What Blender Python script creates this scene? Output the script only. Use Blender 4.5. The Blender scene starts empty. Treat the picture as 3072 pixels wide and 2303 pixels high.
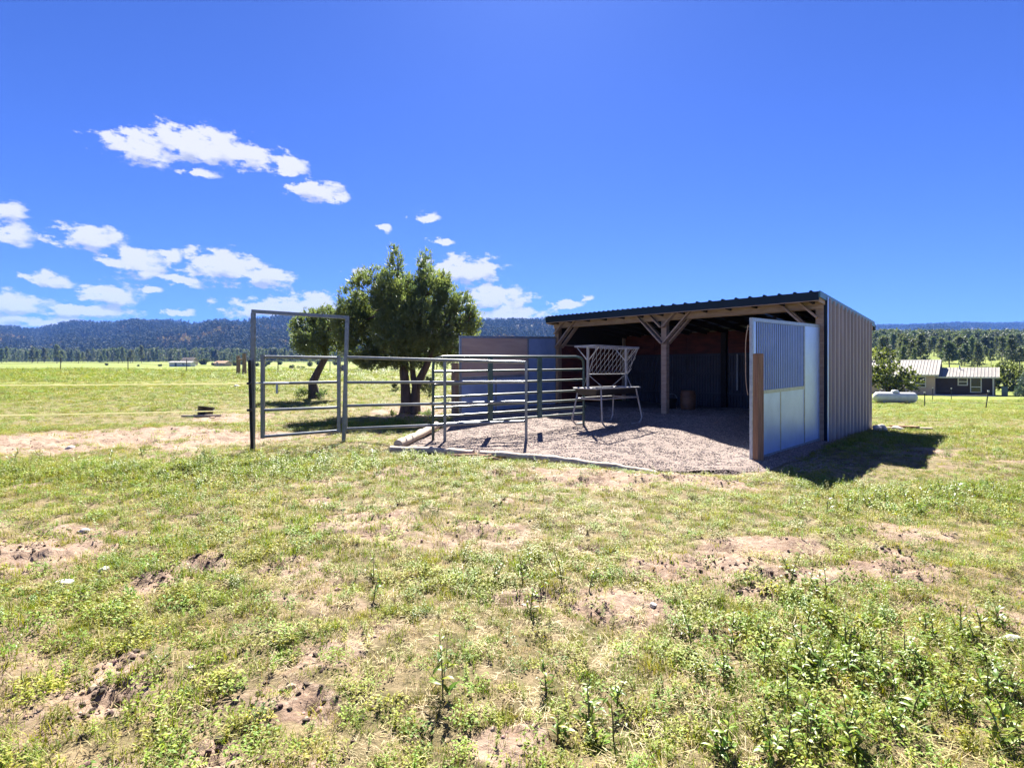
import bpy, math, random
import numpy as np
from mathutils import Vector, Matrix

random.seed(7)
RNG = np.random.default_rng(11)
scene = bpy.context.scene
C = scene.collection
R = math.radians

# ------------------------------------------------------------------ camera, world, sun, exposure
F = 1620.0            # focal length in photograph pixels (3072 wide)
CX, HY = 1536.0, 1110.0
H = 1.36              # camera height
cam_d = bpy.data.cameras.new('camera')
cam = bpy.data.objects.new('camera', cam_d); C.objects.link(cam)
cam_d.sensor_width = 36.0
cam_d.lens = 36.0 * F / 3072.0
cam_d.shift_y = -(1151.5 - HY) / 3072.0
cam_d.clip_start = 0.05; cam_d.clip_end = 20000
cam.location = (0, 0, H); cam.rotation_euler = (R(90), 0, 0)
scene.camera = cam

SUN_EL, SUN_AZ = R(46.0), R(2.5)       # azimuth measured from +Y towards +X
sun_dir = Vector((math.sin(SUN_AZ) * math.cos(SUN_EL), math.cos(SUN_AZ) * math.cos(SUN_EL), math.sin(SUN_EL)))

scene.view_settings.view_transform = 'Standard'
scene.view_settings.look = 'None'
scene.view_settings.gamma = 1.0
scene.view_settings.use_curve_mapping = False
scene.view_settings.exposure = 2.4

cy = scene.cycles
cy.use_denoising = True
cy.max_bounces = 7; cy.diffuse_bounces = 1; cy.glossy_bounces = 3
cy.transmission_bounces = 4; cy.transparent_max_bounces = 8; cy.volume_bounces = 0
cy.sample_clamp_indirect = 6.0
cy.caustics_reflective = False; cy.caustics_refractive = False

sun_d = bpy.data.lights.new('sun', 'SUN'); sun_d.energy = 5.0; sun_d.angle = R(0.53); sun_d.color = (1.0, 0.95, 0.86)
sun = bpy.data.objects.new('sun', sun_d); C.objects.link(sun)
sun.rotation_euler = (-sun_dir).to_track_quat('-Z', 'Y').to_euler()
sun.location = (0, 0, 60)

def NN(nt, t, **kw):
    n = nt.nodes.new(t)
    for k, v in kw.items():
        setattr(n, k, v)
    return n

def build_world():
    w = bpy.data.worlds.new('World'); scene.world = w; w.use_nodes = True
    nt = w.node_tree; nt.nodes.clear(); L = nt.links.new
    out = NN(nt, 'ShaderNodeOutputWorld'); bg = NN(nt, 'ShaderNodeBackground')
    bg.inputs['Strength'].default_value = 0.05
    L(bg.outputs[0], out.inputs[0])
    sky = NN(nt, 'ShaderNodeTexSky'); sky.sky_type = 'NISHITA'; sky.sun_disc = False
    sky.sun_elevation = SUN_EL; sky.sun_rotation = SUN_AZ
    sky.altitude = 1900; sky.air_density = 1.0; sky.dust_density = 0.8; sky.ozone_density = 3.0
    tint = NN(nt, 'ShaderNodeMix', data_type='RGBA', blend_type='MULTIPLY')
    tint.inputs[0].default_value = 1.0
    L(sky.outputs[0], tint.inputs[6]); tint.inputs[7].default_value = (0.178, 0.268, 0.585, 1)
    # clouds by direction
    tc = NN(nt, 'ShaderNodeTexCoord'); sep = NN(nt, 'ShaderNodeSeparateXYZ'); L(tc.outputs['Generated'], sep.inputs[0])
    az = NN(nt, 'ShaderNodeMath', operation='ARCTAN2'); L(sep.outputs[0], az.inputs[0]); L(sep.outputs[1], az.inputs[1])
    el = NN(nt, 'ShaderNodeMath', operation='ARCSINE'); L(sep.outputs[2], el.inputs[0])
    cv = NN(nt, 'ShaderNodeCombineXYZ'); L(az.outputs[0], cv.inputs[0]); L(el.outputs[0], cv.inputs[1])
    nz = NN(nt, 'ShaderNodeTexNoise'); nz.inputs['Scale'].default_value = 34; nz.inputs['Detail'].default_value = 7
    nz.inputs['Roughness'].default_value = 0.6
    st = NN(nt, 'ShaderNodeVectorMath', operation='MULTIPLY'); L(cv.outputs[0], st.inputs[0]); st.inputs[1].default_value = (1.0, 1.9, 1.0)
    L(st.outputs[0], nz.inputs['Vector'])
    dn = NN(nt, 'ShaderNodeVectorMath', operation='MULTIPLY_ADD')
    L(nz.outputs['Color'], dn.inputs[0]); dn.inputs[1].default_value = (0.05, 0.022, 0); dn.inputs[2].default_value = (-0.025, -0.011, 0)
    vd = NN(nt, 'ShaderNodeVectorMath', operation='ADD'); L(cv.outputs[0], vd.inputs[0]); L(dn.outputs[0], vd.inputs[1])
    clouds = [(420,440,140,50),(610,440,200,62),(755,470,105,42),(600,520,70,18),(870,497,64,38),(950,570,90,36),(1010,592,50,22),
              (20,640,95,38),(30,705,85,45),(275,712,140,42),(405,790,115,52),(520,768,30,30),(670,800,170,56),(780,832,140,40),
              (555,845,65,22),(155,843,90,30),(330,888,112,44),(50,915,140,42),(270,935,180,28),(100,965,230,24),(780,930,130,36),(930,920,150,48),
              (545,938,52,18),(1390,812,140,48),(1480,895,140,48),(1530,945,150,36),(1705,910,60,17),(1285,650,42,17),(1330,726,40,14),
              (1160,685,22,14),(1085,825,36,24),(460,865,38,14),(1760,896,28,10)]
    acc = None; acc2 = None
    for (cx_, cy_, rx, ry) in clouds:
        a = math.atan((cx_ - CX) / F); k = F / math.cos(a)
        e = math.atan((HY - cy_) / k); ra = rx / F * math.cos(a) ** 2; re = ry / k
        m = NN(nt, 'ShaderNodeVectorMath', operation='MULTIPLY_ADD'); L(vd.outputs[0], m.inputs[0])
        m.inputs[1].default_value = (1 / ra, 1 / re, 0); m.inputs[2].default_value = (-a / ra, -e / re, 0)
        ln = NN(nt, 'ShaderNodeVectorMath', operation='LENGTH'); L(m.outputs[0], ln.inputs[0])
        if acc is None:
            acc = ln.outputs['Value']
        else:
            mn = NN(nt, 'ShaderNodeMath', operation='SMOOTH_MIN'); mn.inputs[2].default_value = 0.25
            L(acc, mn.inputs[0]); L(ln.outputs['Value'], mn.inputs[1]); acc = mn.outputs[0]
        if rx < 85: continue
        m = NN(nt, 'ShaderNodeVectorMath', operation='MULTIPLY_ADD'); L(vd.outputs[0], m.inputs[0])
        m.inputs[1].default_value = (1 / ra, 1 / re, 0); m.inputs[2].default_value = (-a / ra, -(e - .62 * re) / re, 0)
        ln = NN(nt, 'ShaderNodeVectorMath', operation='LENGTH'); L(m.outputs[0], ln.inputs[0])
        if acc2 is None: acc2 = ln.outputs['Value']
        else:
            mn = NN(nt, 'ShaderNodeMath', operation='MINIMUM'); L(acc2, mn.inputs[0]); L(ln.outputs['Value'], mn.inputs[1]); acc2 = mn.outputs[0]
    near_acc = acc
    # further scattered clouds beyond the field of view
    ns = NN(nt, 'ShaderNodeTexNoise'); ns.inputs['Scale'].default_value = 5.0; ns.inputs['Detail'].default_value = 1
    L(st.outputs[0], ns.inputs['Vector'])
    ab = NN(nt, 'ShaderNodeMath', operation='ABSOLUTE'); L(az.outputs[0], ab.inputs[0])
    g = NN(nt, 'ShaderNodeMapRange'); g.inputs[1].default_value = 0.82; g.inputs[2].default_value = 1.0
    g.inputs[3].default_value = 3.0; g.inputs[4].default_value = 0.0; L(ab.outputs[0], g.inputs[0])
    n2 = NN(nt, 'ShaderNodeMapRange'); n2.inputs[1].default_value = 0.5; n2.inputs[2].default_value = 0.72
    n2.inputs[3].default_value = 1.9; n2.inputs[4].default_value = 0.2; L(ns.outputs['Fac'], n2.inputs[0])
    far = NN(nt, 'ShaderNodeMath', operation='ADD'); L(g.outputs[0], far.inputs[0]); L(n2.outputs[0], far.inputs[1])
    mn = NN(nt, 'ShaderNodeMath', operation='MINIMUM'); L(acc, mn.inputs[0]); L(far.outputs[0], mn.inputs[1]); acc = mn.outputs[0]
    # density = (1 - dist) + noise
    d = NN(nt, 'ShaderNodeMath', operation='MULTIPLY_ADD'); L(nz.outputs['Fac'], d.inputs[0]); d.inputs[1].default_value = 2.7
    d.inputs[2].default_value = -0.38
    d2 = NN(nt, 'ShaderNodeMath', operation='SUBTRACT'); L(d.outputs[0], d2.inputs[0]); L(acc, d2.inputs[1])
    al = NN(nt, 'ShaderNodeMapRange', interpolation_type='SMOOTHSTEP'); al.inputs[1].default_value = 0.0; al.inputs[2].default_value = 0.45
    L(d2.outputs[0], al.inputs[0])
    # shading of the cloud bodies: thick parts are greyer
    nb = NN(nt, 'ShaderNodeTexNoise'); nb.inputs['Scale'].default_value = 34; nb.inputs['Detail'].default_value = 5; nb.inputs['Roughness'].default_value = .55
    off = NN(nt, 'ShaderNodeVectorMath', operation='ADD'); L(st.outputs[0], off.inputs[0]); off.inputs[1].default_value = (0.004, 0.030, 0)
    L(off.outputs[0], nb.inputs['Vector'])
    df = NN(nt, 'ShaderNodeMath', operation='SUBTRACT'); L(near_acc, df.inputs[0]); L(acc2, df.inputs[1])
    th = NN(nt, 'ShaderNodeMath', operation='MULTIPLY_ADD'); L(nb.outputs['Fac'], th.inputs[0]); th.inputs[1].default_value = 2.6
    L(df.outputs[0], th.inputs[2])
    sh = NN(nt, 'ShaderNodeMapRange', interpolation_type='SMOOTHSTEP'); sh.inputs[1].default_value = 1.1; sh.inputs[2].default_value = 2.0
    L(th.outputs[0], sh.inputs[0])
    cc = NN(nt, 'ShaderNodeMix', data_type='RGBA'); L(sh.outputs[0], cc.inputs[0])
    cc.inputs[6].default_value = (3.55, 3.55, 3.6, 1); cc.inputs[7].default_value = (1.9, 2.1, 2.9, 1)
    mx = NN(nt, 'ShaderNodeMix', data_type='RGBA'); L(al.outputs[0], mx.inputs[0]); L(tint.outputs[2], mx.inputs[6]); L(cc.outputs[2], mx.inputs[7])
    L(mx.outputs[2], bg.inputs['Color'])
build_world()

# ------------------------------------------------------------------ helpers
def P(px, py, Y):
    return Vector(((px - CX) / F * Y, Y, H - (py - HY) / F * Y))

def smooth(a, b, x):
    t = np.clip((np.asarray(x, float) - a) / (b - a), 0, 1)
    return t * t * (3 - 2 * t)

def _hash(ix, iy, s):
    h = (ix.astype(np.int64) * 374761393 + iy.astype(np.int64) * 668265263 + s * 974634777) & 0xFFFFFFFF
    h = ((h ^ (h >> 13)) * 1274126177) & 0xFFFFFFFF
    return ((h ^ (h >> 16)) & 0xFFFF) / 65535.0

def vnoise(x, y, s=0):
    x = np.asarray(x, float); y = np.asarray(y, float)
    ix = np.floor(x); iy = np.floor(y); fx = x - ix; fy = y - iy
    fx = fx * fx * (3 - 2 * fx); fy = fy * fy * (3 - 2 * fy)
    ix = ix.astype(np.int64); iy = iy.astype(np.int64)
    a = _hash(ix, iy, s); b = _hash(ix + 1, iy, s); c = _hash(ix, iy + 1, s); d = _hash(ix + 1, iy + 1, s)
    return (a + (b - a) * fx) * (1 - fy) + (c + (d - c) * fx) * fy

def fbm(x, y, s=0, o=4, g=0.5):
    v = 0; a = 1; t = 0
    for k in range(o):
        v = v + a * vnoise(np.asarray(x) * 2 ** k + 17.3 * k, np.asarray(y) * 2 ** k - 9.1 * k, s + k); t += a; a *= g
    return v / t

def tag(o, label=None, cat=None, group=None, kind=None):
    if label: o['label'] = label
    if cat: o['category'] = cat
    if group: o['group'] = group
    if kind: o['kind'] = kind
    return o

def empty(name, loc, label, cat, group=None):
    o = bpy.data.objects.new(name, None); C.objects.link(o); o.location = loc
    o.empty_display_size = 0.1
    return tag(o, label, cat, group)

def wloc(o):
    v = Vector((0, 0, 0))
    while o is not None:
        v += o.location; o = o.parent
    return v

def add_obj(name, me, mat, parent=None):
    o = bpy.data.objects.new(name, me); C.objects.link(o)
    if mat and not me.materials: me.materials.append(mat)
    if parent is not None: o.parent = parent
    return o

class MB:
    def __init__(s): s.v = []; s.f = []; s.sm = []
    def add(s, vs, fs, smooth_=False):
        n = len(s.v); s.v += [tuple(v) for v in vs]
        s.f += [tuple(i + n for i in f) for f in fs]; s.sm += [smooth_] * len(fs)
    def box(s, c, sx, sy, sz, ax=None, ay=None, az=None):
        c = Vector(c); ax = Vector(ax or (1, 0, 0)); ay = Vector(ay or (0, 1, 0)); az = Vector(az or (0, 0, 1))
        vs = [c + ax * (i * sx / 2) + ay * (j * sy / 2) + az * (k * sz / 2) for k in (-1, 1) for j in (-1, 1) for i in (-1, 1)]
        s.add(vs, [(0, 2, 3, 1), (4, 5, 7, 6), (0, 1, 5, 4), (2, 6, 7, 3), (0, 4, 6, 2), (1, 3, 7, 5)])
    def bar(s, a, b, w, h, up=(0, 0, 1)):
        a = Vector(a); b = Vector(b); d = (b - a); L = d.length; d.normalize()
        up = Vector(up)
        if abs(up.dot(d)) > 0.99: up = Vector((0, 1, 0))
        x = d.cross(up).normalized(); u = x.cross(d).normalized()
        s.box((a + b) / 2, L, w, h, d, x, u)
    def tube(s, pts, r, n=8, cap=True):
        pts = [Vector(p) for p in pts]; m = len(pts)
        rs = r if isinstance(r, (list, tuple)) else [r] * m
        base = len(s.v); ref = None; rings = []
        for i, p in enumerate(pts):
            d = (pts[min(i + 1, m - 1)] - pts[max(i - 1, 0)])
            d = d.normalized() if d.length > 1e-9 else Vector((0, 0, 1))
            if ref is None:
                ref = d.orthogonal().normalized()
            x = (ref - d * ref.dot(d)); x = x.normalized() if x.length > 1e-6 else d.orthogonal().normalized()
            ref = x; y = d.cross(x)
            rings.append([p + (x * math.cos(2 * math.pi * k / n) + y * math.sin(2 * math.pi * k / n)) * rs[i] for k in range(n)])
        vs = [q for ring in rings for q in ring]; fs = []
        for i in range(m - 1):
            for k in range(n):
                k2 = (k + 1) % n
                fs.append((i * n + k, i * n + k2, (i + 1) * n + k2, (i + 1) * n + k))
        s.add(vs, fs, True)
        if cap:
            s.add(rings[0], [tuple(range(n - 1, -1, -1))]); s.add(rings[-1], [tuple(range(n))])
    def lathe(s, c, prof, n=20, ax=(0, 0, 1)):
        ax = Vector(ax).normalized(); x = ax.orthogonal().normalized(); y = ax.cross(x); c = Vector(c)
        vs = []; fs = []
        for (r, z) in prof:
            vs += [c + ax * z + (x * math.cos(2 * math.pi * k / n) + y * math.sin(2 * math.pi * k / n)) * r for k in range(n)]
        for i in range(len(prof) - 1):
            for k in range(n):
                k2 = (k + 1) % n; fs.append((i * n + k, i * n + k2, (i + 1) * n + k2, (i + 1) * n + k))
        s.add(vs, fs, True)
    def mesh(s, name, off=(0, 0, 0)):
        me = bpy.data.meshes.new(name); o = Vector(off)
        me.from_pydata([(v[0] - o.x, v[1] - o.y, v[2] - o.z) for v in s.v], [], s.f)
        me.polygons.foreach_set('use_smooth', s.sm); me.update(); return me
    def build(s, name, mat, parent=None, loc=None):
        off = wloc(parent) if parent is not None else (Vector(loc) if loc is not None else Vector((0, 0, 0)))
        o = add_obj(name, s.mesh(name, off), mat, parent)
        if parent is None and loc is not None: o.location = loc
        return o

def np_mesh(name, v, faces, smooth_=True):
    v = np.asarray(v, np.float32); faces = np.asarray(faces, np.int32)
    me = bpy.data.meshes.new(name); n, k = faces.shape
    me.vertices.add(len(v)); me.vertices.foreach_set('co', v.ravel())
    me.loops.add(n * k); me.loops.foreach_set('vertex_index', faces.ravel())
    me.polygons.add(n); me.polygons.foreach_set('loop_start', np.arange(n, dtype=np.int32) * k)
    me.polygons.foreach_set('use_smooth', np.full(n, smooth_)); me.update(calc_edges=True); me.validate(); return me

# ------------------------------------------------------------------ materials
def mat(name, col, rough=0.7, metal=0.0, var=0.0, vscale=6.0, bump=0.0, bscale=30.0, col2=None, spec=0.5, stretch=None, trans=0.0, tcol=None, rnd=0.0, vdetail=5):
    m = bpy.data.materials.new(name); m.use_nodes = True; nt = m.node_tree; nt.nodes.clear(); L = nt.links.new
    out = NN(nt, 'ShaderNodeOutputMaterial'); p = NN(nt, 'ShaderNodeBsdfPrincipled')
    p.inputs['Roughness'].default_value = rough; p.inputs['Metallic'].default_value = metal
    p.inputs['Specular IOR Level'].default_value = spec
    p.inputs['Base Color'].default_value = (*col, 1)
    csock = None
    if var or col2 or bump:
        tc = NN(nt, 'ShaderNodeTexCoord'); vec = tc.outputs['Object']
        if stretch:
            vm = NN(nt, 'ShaderNodeVectorMath', operation='MULTIPLY'); L(vec, vm.inputs[0]); vm.inputs[1].default_value = stretch; vec = vm.outputs[0]
    if var or col2:
        n = NN(nt, 'ShaderNodeTexNoise'); n.inputs['Scale'].default_value = vscale; n.inputs['Detail'].default_value = vdetail; n.inputs['Roughness'].default_value = 0.65
        L(vec, n.inputs['Vector'])
        r = NN(nt, 'ShaderNodeMapRange'); r.inputs[1].default_value = 0.36; r.inputs[2].default_value = 0.64; L(n.outputs['Fac'], r.inputs[0])
        c2 = col2 or tuple(c * (1 - var) for c in col)
        mx = NN(nt, 'ShaderNodeMix', data_type='RGBA'); L(r.outputs[0], mx.inputs[0]); mx.inputs[6].default_value = (*col, 1); mx.inputs[7].default_value = (*c2, 1)
        csock = mx.outputs[2]
    if rnd:
        oi = NN(nt, 'ShaderNodeObjectInfo'); hs = NN(nt, 'ShaderNodeHueSaturation')
        a = NN(nt, 'ShaderNodeMapRange'); a.inputs[3].default_value = 1 - rnd; a.inputs[4].default_value = 1 + rnd; L(oi.outputs['Random'], a.inputs[0])
        b = NN(nt, 'ShaderNodeMath', operation='MULTIPLY_ADD'); 
        wn = NN(nt, 'ShaderNodeTexWhiteNoise', noise_dimensions='1D'); L(oi.outputs['Random'], wn.inputs['W'])
        L(wn.outputs['Value'], b.inputs[0]); b.inputs[1].default_value = 0.10 * rnd / 0.4; b.inputs[2].default_value = 0.5 - 0.055 * rnd / 0.4
        L(a.outputs[0], hs.inputs['Value']); L(b.outputs[0], hs.inputs['Hue'])
        if csock is not None: L(csock, hs.inputs['Color'])
        else: hs.inputs['Color'].default_value = (*col, 1)
        csock = hs.outputs[0]
    if csock is not None: L(csock, p.inputs['Base Color'])
    if bump:
        n = NN(nt, 'ShaderNodeTexNoise'); n.inputs['Scale'].default_value = bscale; n.inputs['Detail'].default_value = 5; L(vec, n.inputs['Vector'])
        b = NN(nt, 'ShaderNodeBump'); b.inputs['Strength'].default_value = bump; b.inputs['Distance'].default_value = 0.02
        L(n.outputs['Fac'], b.inputs['Height']); L(b.outputs[0], p.inputs['Normal'])
    sh = p.outputs[0]
    if trans:
        t = NN(nt, 'ShaderNodeBsdfTranslucent'); mxs = NN(nt, 'ShaderNodeMixShader'); mxs.inputs[0].default_value = trans
        if csock is not None:
            g = NN(nt, 'ShaderNodeMix', data_type='RGBA', blend_type='MULTIPLY'); g.inputs[0].default_value = 1; L(csock, g.inputs[6])
            g.inputs[7].default_value = (*(tcol or (1.3, 1.3, 0.6)), 1); L(g.outputs[2], t.inputs['Color'])
        else: t.inputs['Color'].default_value = (*[c * k for c, k in zip(col, tcol or (1.3, 1.3, .6))], 1)
        L(sh, mxs.inputs[1]); L(t.outputs[0], mxs.inputs[2]); sh = mxs.outputs[0]
    L(sh, out.inputs[0]); return m

M = {}
M['galv'] = mat('galvanised_steel', (0.34, 0.38, 0.44), 0.38, 0.6, col2=(0.25, 0.28, 0.33), vscale=14, bump=0.05, bscale=60)
M['galv_sheet'] = mat('sky_blue_galvanised_sheet', (0.42, 0.56, 0.86), 0.36, 0.5, col2=(0.34, 0.47, 0.76), vscale=2.2, bump=0.04, bscale=25)  # blue of the reflected sky is put into the steel's base colour
M['pipe'] = mat('grey_pipe', (0.19, 0.205, 0.22), 0.33, 0.45, col2=(0.12, 0.135, 0.15), vscale=10, bump=0.05, bscale=60)
M['green_pipe'] = mat('green_painted_pipe', (0.018, 0.055, 0.045), 0.32, 0.0, var=0.35, vscale=9, spec=0.6)
M['black'] = mat('black_painted_steel', (0.012, 0.012, 0.014), 0.5, 0.0, var=0.3)
M['roof'] = mat('dark_green_roof_metal', (0.005, 0.018, 0.034), 0.5, 0.0, var=0.25, vscale=1.5, spec=.25)
M['rake'] = mat('skylit_trim_metal', (0.07, 0.17, 0.19), 0.35, 0.1, var=.2)  # lighter copy of the roof metal, sky light from the side painted in
M['siding'] = mat('tan_metal_siding', (0.31, 0.255, 0.235), 0.5, 0.0, col2=(0.22, 0.185, 0.175), vscale=1.3, stretch=(2, 2, .35))
M['lumber'] = mat('pale_lumber', (0.40, 0.29, 0.215), 0.75, 0, col2=(0.28, 0.19, 0.14), vscale=3.5, stretch=(1, 1, 6), bump=0.1, bscale=20)
M['weathered'] = mat('weathered_post', (0.30, 0.20, 0.13), 0.8, 0, col2=(0.16, 0.10, 0.07), vscale=7, stretch=(4, 4, 0.5), bump=0.3, bscale=30)
M['treated'] = mat('treated_timber', (0.27, 0.155, 0.085), 0.7, 0, col2=(0.15, 0.08, 0.045), vscale=5, stretch=(7, 7, 0.45), bump=0.15, bscale=30)
M['redply'] = mat('red_brown_plywood', (0.14, 0.03, 0.022), 0.8, 0, col2=(0.055, 0.012, 0.01), vscale=2, stretch=(1, 1, 4))  # red boards darkened in colour for the shade inside the shelter
M['pinkply'] = mat('weathered_pink_plywood', (0.44, 0.32, 0.25), 0.8, 0, col2=(0.36, 0.255, 0.21), vscale=1.6, stretch=(0.7, 0.7, 5))
M['ribwall'] = mat('shade_dark_ribbed_steel', (0.04, 0.04, 0.055), 0.5, 0.2, var=0.3, vscale=2)  # steel colour lowered to imitate the shelter's deep interior shade
M['dark'] = mat('shade_dark_board', (0.02, 0.016, 0.016), 0.85, 0, var=0.3)  # near-black colour carries the interior shade of the shelter
M['white'] = mat('white_paint', (0.62, 0.62, 0.60), 0.45, 0, col2=(0.50, 0.50, 0.48), vscale=3)
M['tape'] = mat('cream_fence_rope', (0.80, 0.77, 0.50), 0.7, trans=.45, tcol=(1.1, 1.1, 1.1))
M['feeder'] = mat('worn_feeder_paint', (0.33, 0.33, 0.35), 0.45, 0.2, col2=(0.22, 0.21, 0.21), vscale=9)
M['log'] = mat('bleached_log', (0.50, 0.43, 0.35), 0.85, 0, col2=(0.30, 0.23, 0.17), vscale=6, stretch=(0.6, 4, 4), bump=0.5, bscale=25)
M['splinter'] = mat('split_wood', (0.36, 0.21, 0.11), 0.85, 0, col2=(0.20, 0.11, 0.06), vscale=8, stretch=(0.6, 4, 4), bump=0.5, bscale=25)
M['bark'] = mat('juniper_bark', (0.105, 0.075, 0.058), 0.95, 0, col2=(0.05, 0.036, 0.03), vscale=9, stretch=(3, 3, 0.4), bump=0.7, bscale=18)
M['juniper'] = mat('juniper_foliage', (0.115, 0.145, 0.058), 0.55, 0, col2=(0.062, 0.10, 0.064), vscale=1.8, trans=0.42, tcol=(2.0, 1.9, 0.9))
M['pine'] = mat('pine_needles', (0.10, 0.125, 0.07), 0.7, 0, col2=(0.06, 0.085, 0.055), vscale=0.4, trans=0.25, tcol=(1.7, 1.7, 0.9), rnd=0.3)
M['farpine'] = mat('far_pine_needles', (0.034, 0.052, 0.038), 0.9, 0, rnd=0.2, trans=0.1, tcol=(1.5, 1.5, 0.9))
M['fallbush'] = mat('autumn_foliage', (0.17, 0.135, 0.04), 0.8, 0, rnd=0.25, trans=0.2, tcol=(1.5, 1.3, 0.8))
M['shrub'] = mat('shrub_leaves', (0.085, 0.105, 0.03), 0.6, 0, col2=(0.045, 0.065, 0.022), vscale=0.9, trans=0.35, tcol=(1.9, 1.8, 0.8))
M['spruce'] = mat('blue_spruce_needles', (0.075, 0.12, 0.115), 0.6, 0, var=0.35, vscale=1, trans=0.2)
M['grass'] = mat('grass_blades', (0.170, 0.218, 0.022), 0.55, 0, rnd=0.4, trans=0.3, tcol=(1.35, 1.3, 0.6), spec=0.25)
M['dry'] = mat('dry_grass', (0.34, 0.28, 0.105), 0.6, 0, rnd=0.3, trans=0.25, tcol=(1.2, 1.15, 0.8))
M['leaf'] = mat('weed_leaves', (0.14, 0.20, 0.026), 0.42, 0, rnd=0.35, trans=0.32, tcol=(1.5, 1.4, 0.6), spec=0.3)
M['stem'] = mat('weed_stems', (0.13, 0.12, 0.05), 0.6, 0, var=0.3)
M['stone'] = mat('pale_stone', (0.55, 0.53, 0.48), 0.85, 0, col2=(0.36, 0.33, 0.29), vscale=9, bump=0.4, bscale=30)
M['pebble'] = mat('gravel_stone', (0.25, 0.20, 0.175), 0.85, 0, rnd=0.35)
M['clod'] = mat('soil_clod', (0.27, 0.185, 0.14), 0.95, 0, rnd=0.3)
M['barrel'] = mat('brown_barrel_plastic', (0.22, 0.10, 0.055), 0.6, 0, var=0.3, vscale=5)
M['glass'] = mat('dark_window_glass', (0.02, 0.025, 0.03), 0.08, 0, spec=0.6)
M['tanwall'] = mat('tan_stucco', (0.50, 0.36, 0.265), 0.85, 0, var=0.12, vscale=1.5)
M['brownwall'] = mat('dark_brown_siding', (0.040, 0.020, 0.014), 0.7, 0, var=0.25, vscale=2)
M['houseroof'] = mat('light_metal_roofing', (0.21, 0.19, 0.165), 0.5, 0.0, col2=(0.15, 0.135, 0.12), vscale=0.8)
M['trim'] = mat('beige_trim', (0.62, 0.58, 0.50), 0.6)
M['bin'] = mat('grey_green_plastic', (0.12, 0.17, 0.17), 0.5)

# ------------------------------------------------------------------ terrain
PC = np.array([4.0, 14.1]); SD = np.array([0.712, 0.702]); DD = np.array([-0.702, 0.712])
def rq(x, y):
    dx = np.asarray(x) - PC[0]; dy = np.asarray(y) - PC[1]
    return dx * DD[0] + dy * DD[1], dx * SD[0] + dy * SD[1]
def W(r, q, z):
    p = PC + DD * r + SD * q
    return Vector((p[0], p[1], z))
PAD = [(-2.15, 9.25), (-0.5, 8.62), (1.3, 8.0), (3.2, 7.75), (4.15, 8.35), (7.0, 11.5), (9.3, 14.1), (4.4, 19.2), (1.3, 16.9), (-1.5, 14.3)]
def poly_sd(x, y, poly):
    x = np.asarray(x, float); y = np.asarray(y, float)
    d = np.full(x.shape, 1e9); inside = np.zeros(x.shape, bool); n = len(poly)
    for i in range(n):
        ax, ay = poly[i]; bx, by = poly[(i + 1) % n]
        ex, ey = bx - ax, by - ay
        t = np.clip(((x - ax) * ex + (y - ay) * ey) / (ex * ex + ey * ey), 0, 1)
        d = np.minimum(d, np.hypot(x - ax - t * ex, y - ay - t * ey))
        c = ((ay > y) != (by > y)) & (x < (bx - ax) * (y - ay) / (by - ay + 1e-12) + ax)
        inside ^= c
    return np.where(inside, -d, d)
def padz(x, y):
    r, q = rq(x, y)
    a = 0.22 * smooth(-6.8, 0.3, q) + 0.12 * smooth(1.8, 3.6, r) * smooth(-5.5, -3.0, q)
    sr = smooth(1.4, 3.5, -r)
    return a * (1 - sr) - 0.12 * sr

def fg_px(px, py):                       # photograph pixel -> ground point on the near flat ground
    Y = F * H / (py - HY); return (px - CX) / F * Y, Y
DIRT = []                                # (x, y, rx, ry, weight)
for (px, py, rx, ry, w) in [(100,1655,250,75,1.0),(270,1590,190,24,.7),(1110,1560,190,42,.75),(1380,1600,200,50,.45),(2060,1700,240,55,.95),(2330,1640,230,50,.8),(2560,1715,260,55,.9),
        (100,1322,360,44,1.0),(420,1306,380,30,1.0),(720,1312,190,26,1.0),(950,1300,120,14,.7),(1900,1425,300,36,.9),(2180,1440,130,26,.9),(1600,1420,200,20,.6),(1830,1800,200,50,.7),(1560,1790,110,36,.7),
        (330,2080,140,70,.6),(850,2100,110,60,.5),(1540,2210,130,70,.65),(600,2230,100,50,.5),(1000,1960,110,46,.5),(880,1700,90,30,.7),(570,1720,120,28,.6),(2780,1345,110,14,.7),(1150,1415,130,16,.6),
        (2980,1860,120,40,.5),(690,1255,110,12,.7),(60,1460,70,14,.4),(2740,1590,150,36,.5), (1250,1240,110,16,.8), (560, 1560, 90, 22, .4)]:
    x, Y = fg_px(px, py); DIRT.append((x, Y, rx * Y / F, ry * Y * Y / (F * H), w))
PITS = []
for (px, py, rr, dp) in [(350,1985,.10,.05),(325,2085,.12,.07),(610,1690,.16,.04),(960,1500,.16,.04),(1510,1505,.12,.04),(575,1700,.12,.05),(460,1745,.14,.04),(950,2110,.08,.05),(640,2265,.08,.05),(2330,1720,.14,.04),(2680,1660,.16,.05),(2180,1640,.14,.04),(2260,1780,.12,.05),(1770,1640,.12,.04)]:
    x, Y = fg_px(px, py); PITS.append((x, Y, rr, dp))

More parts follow.
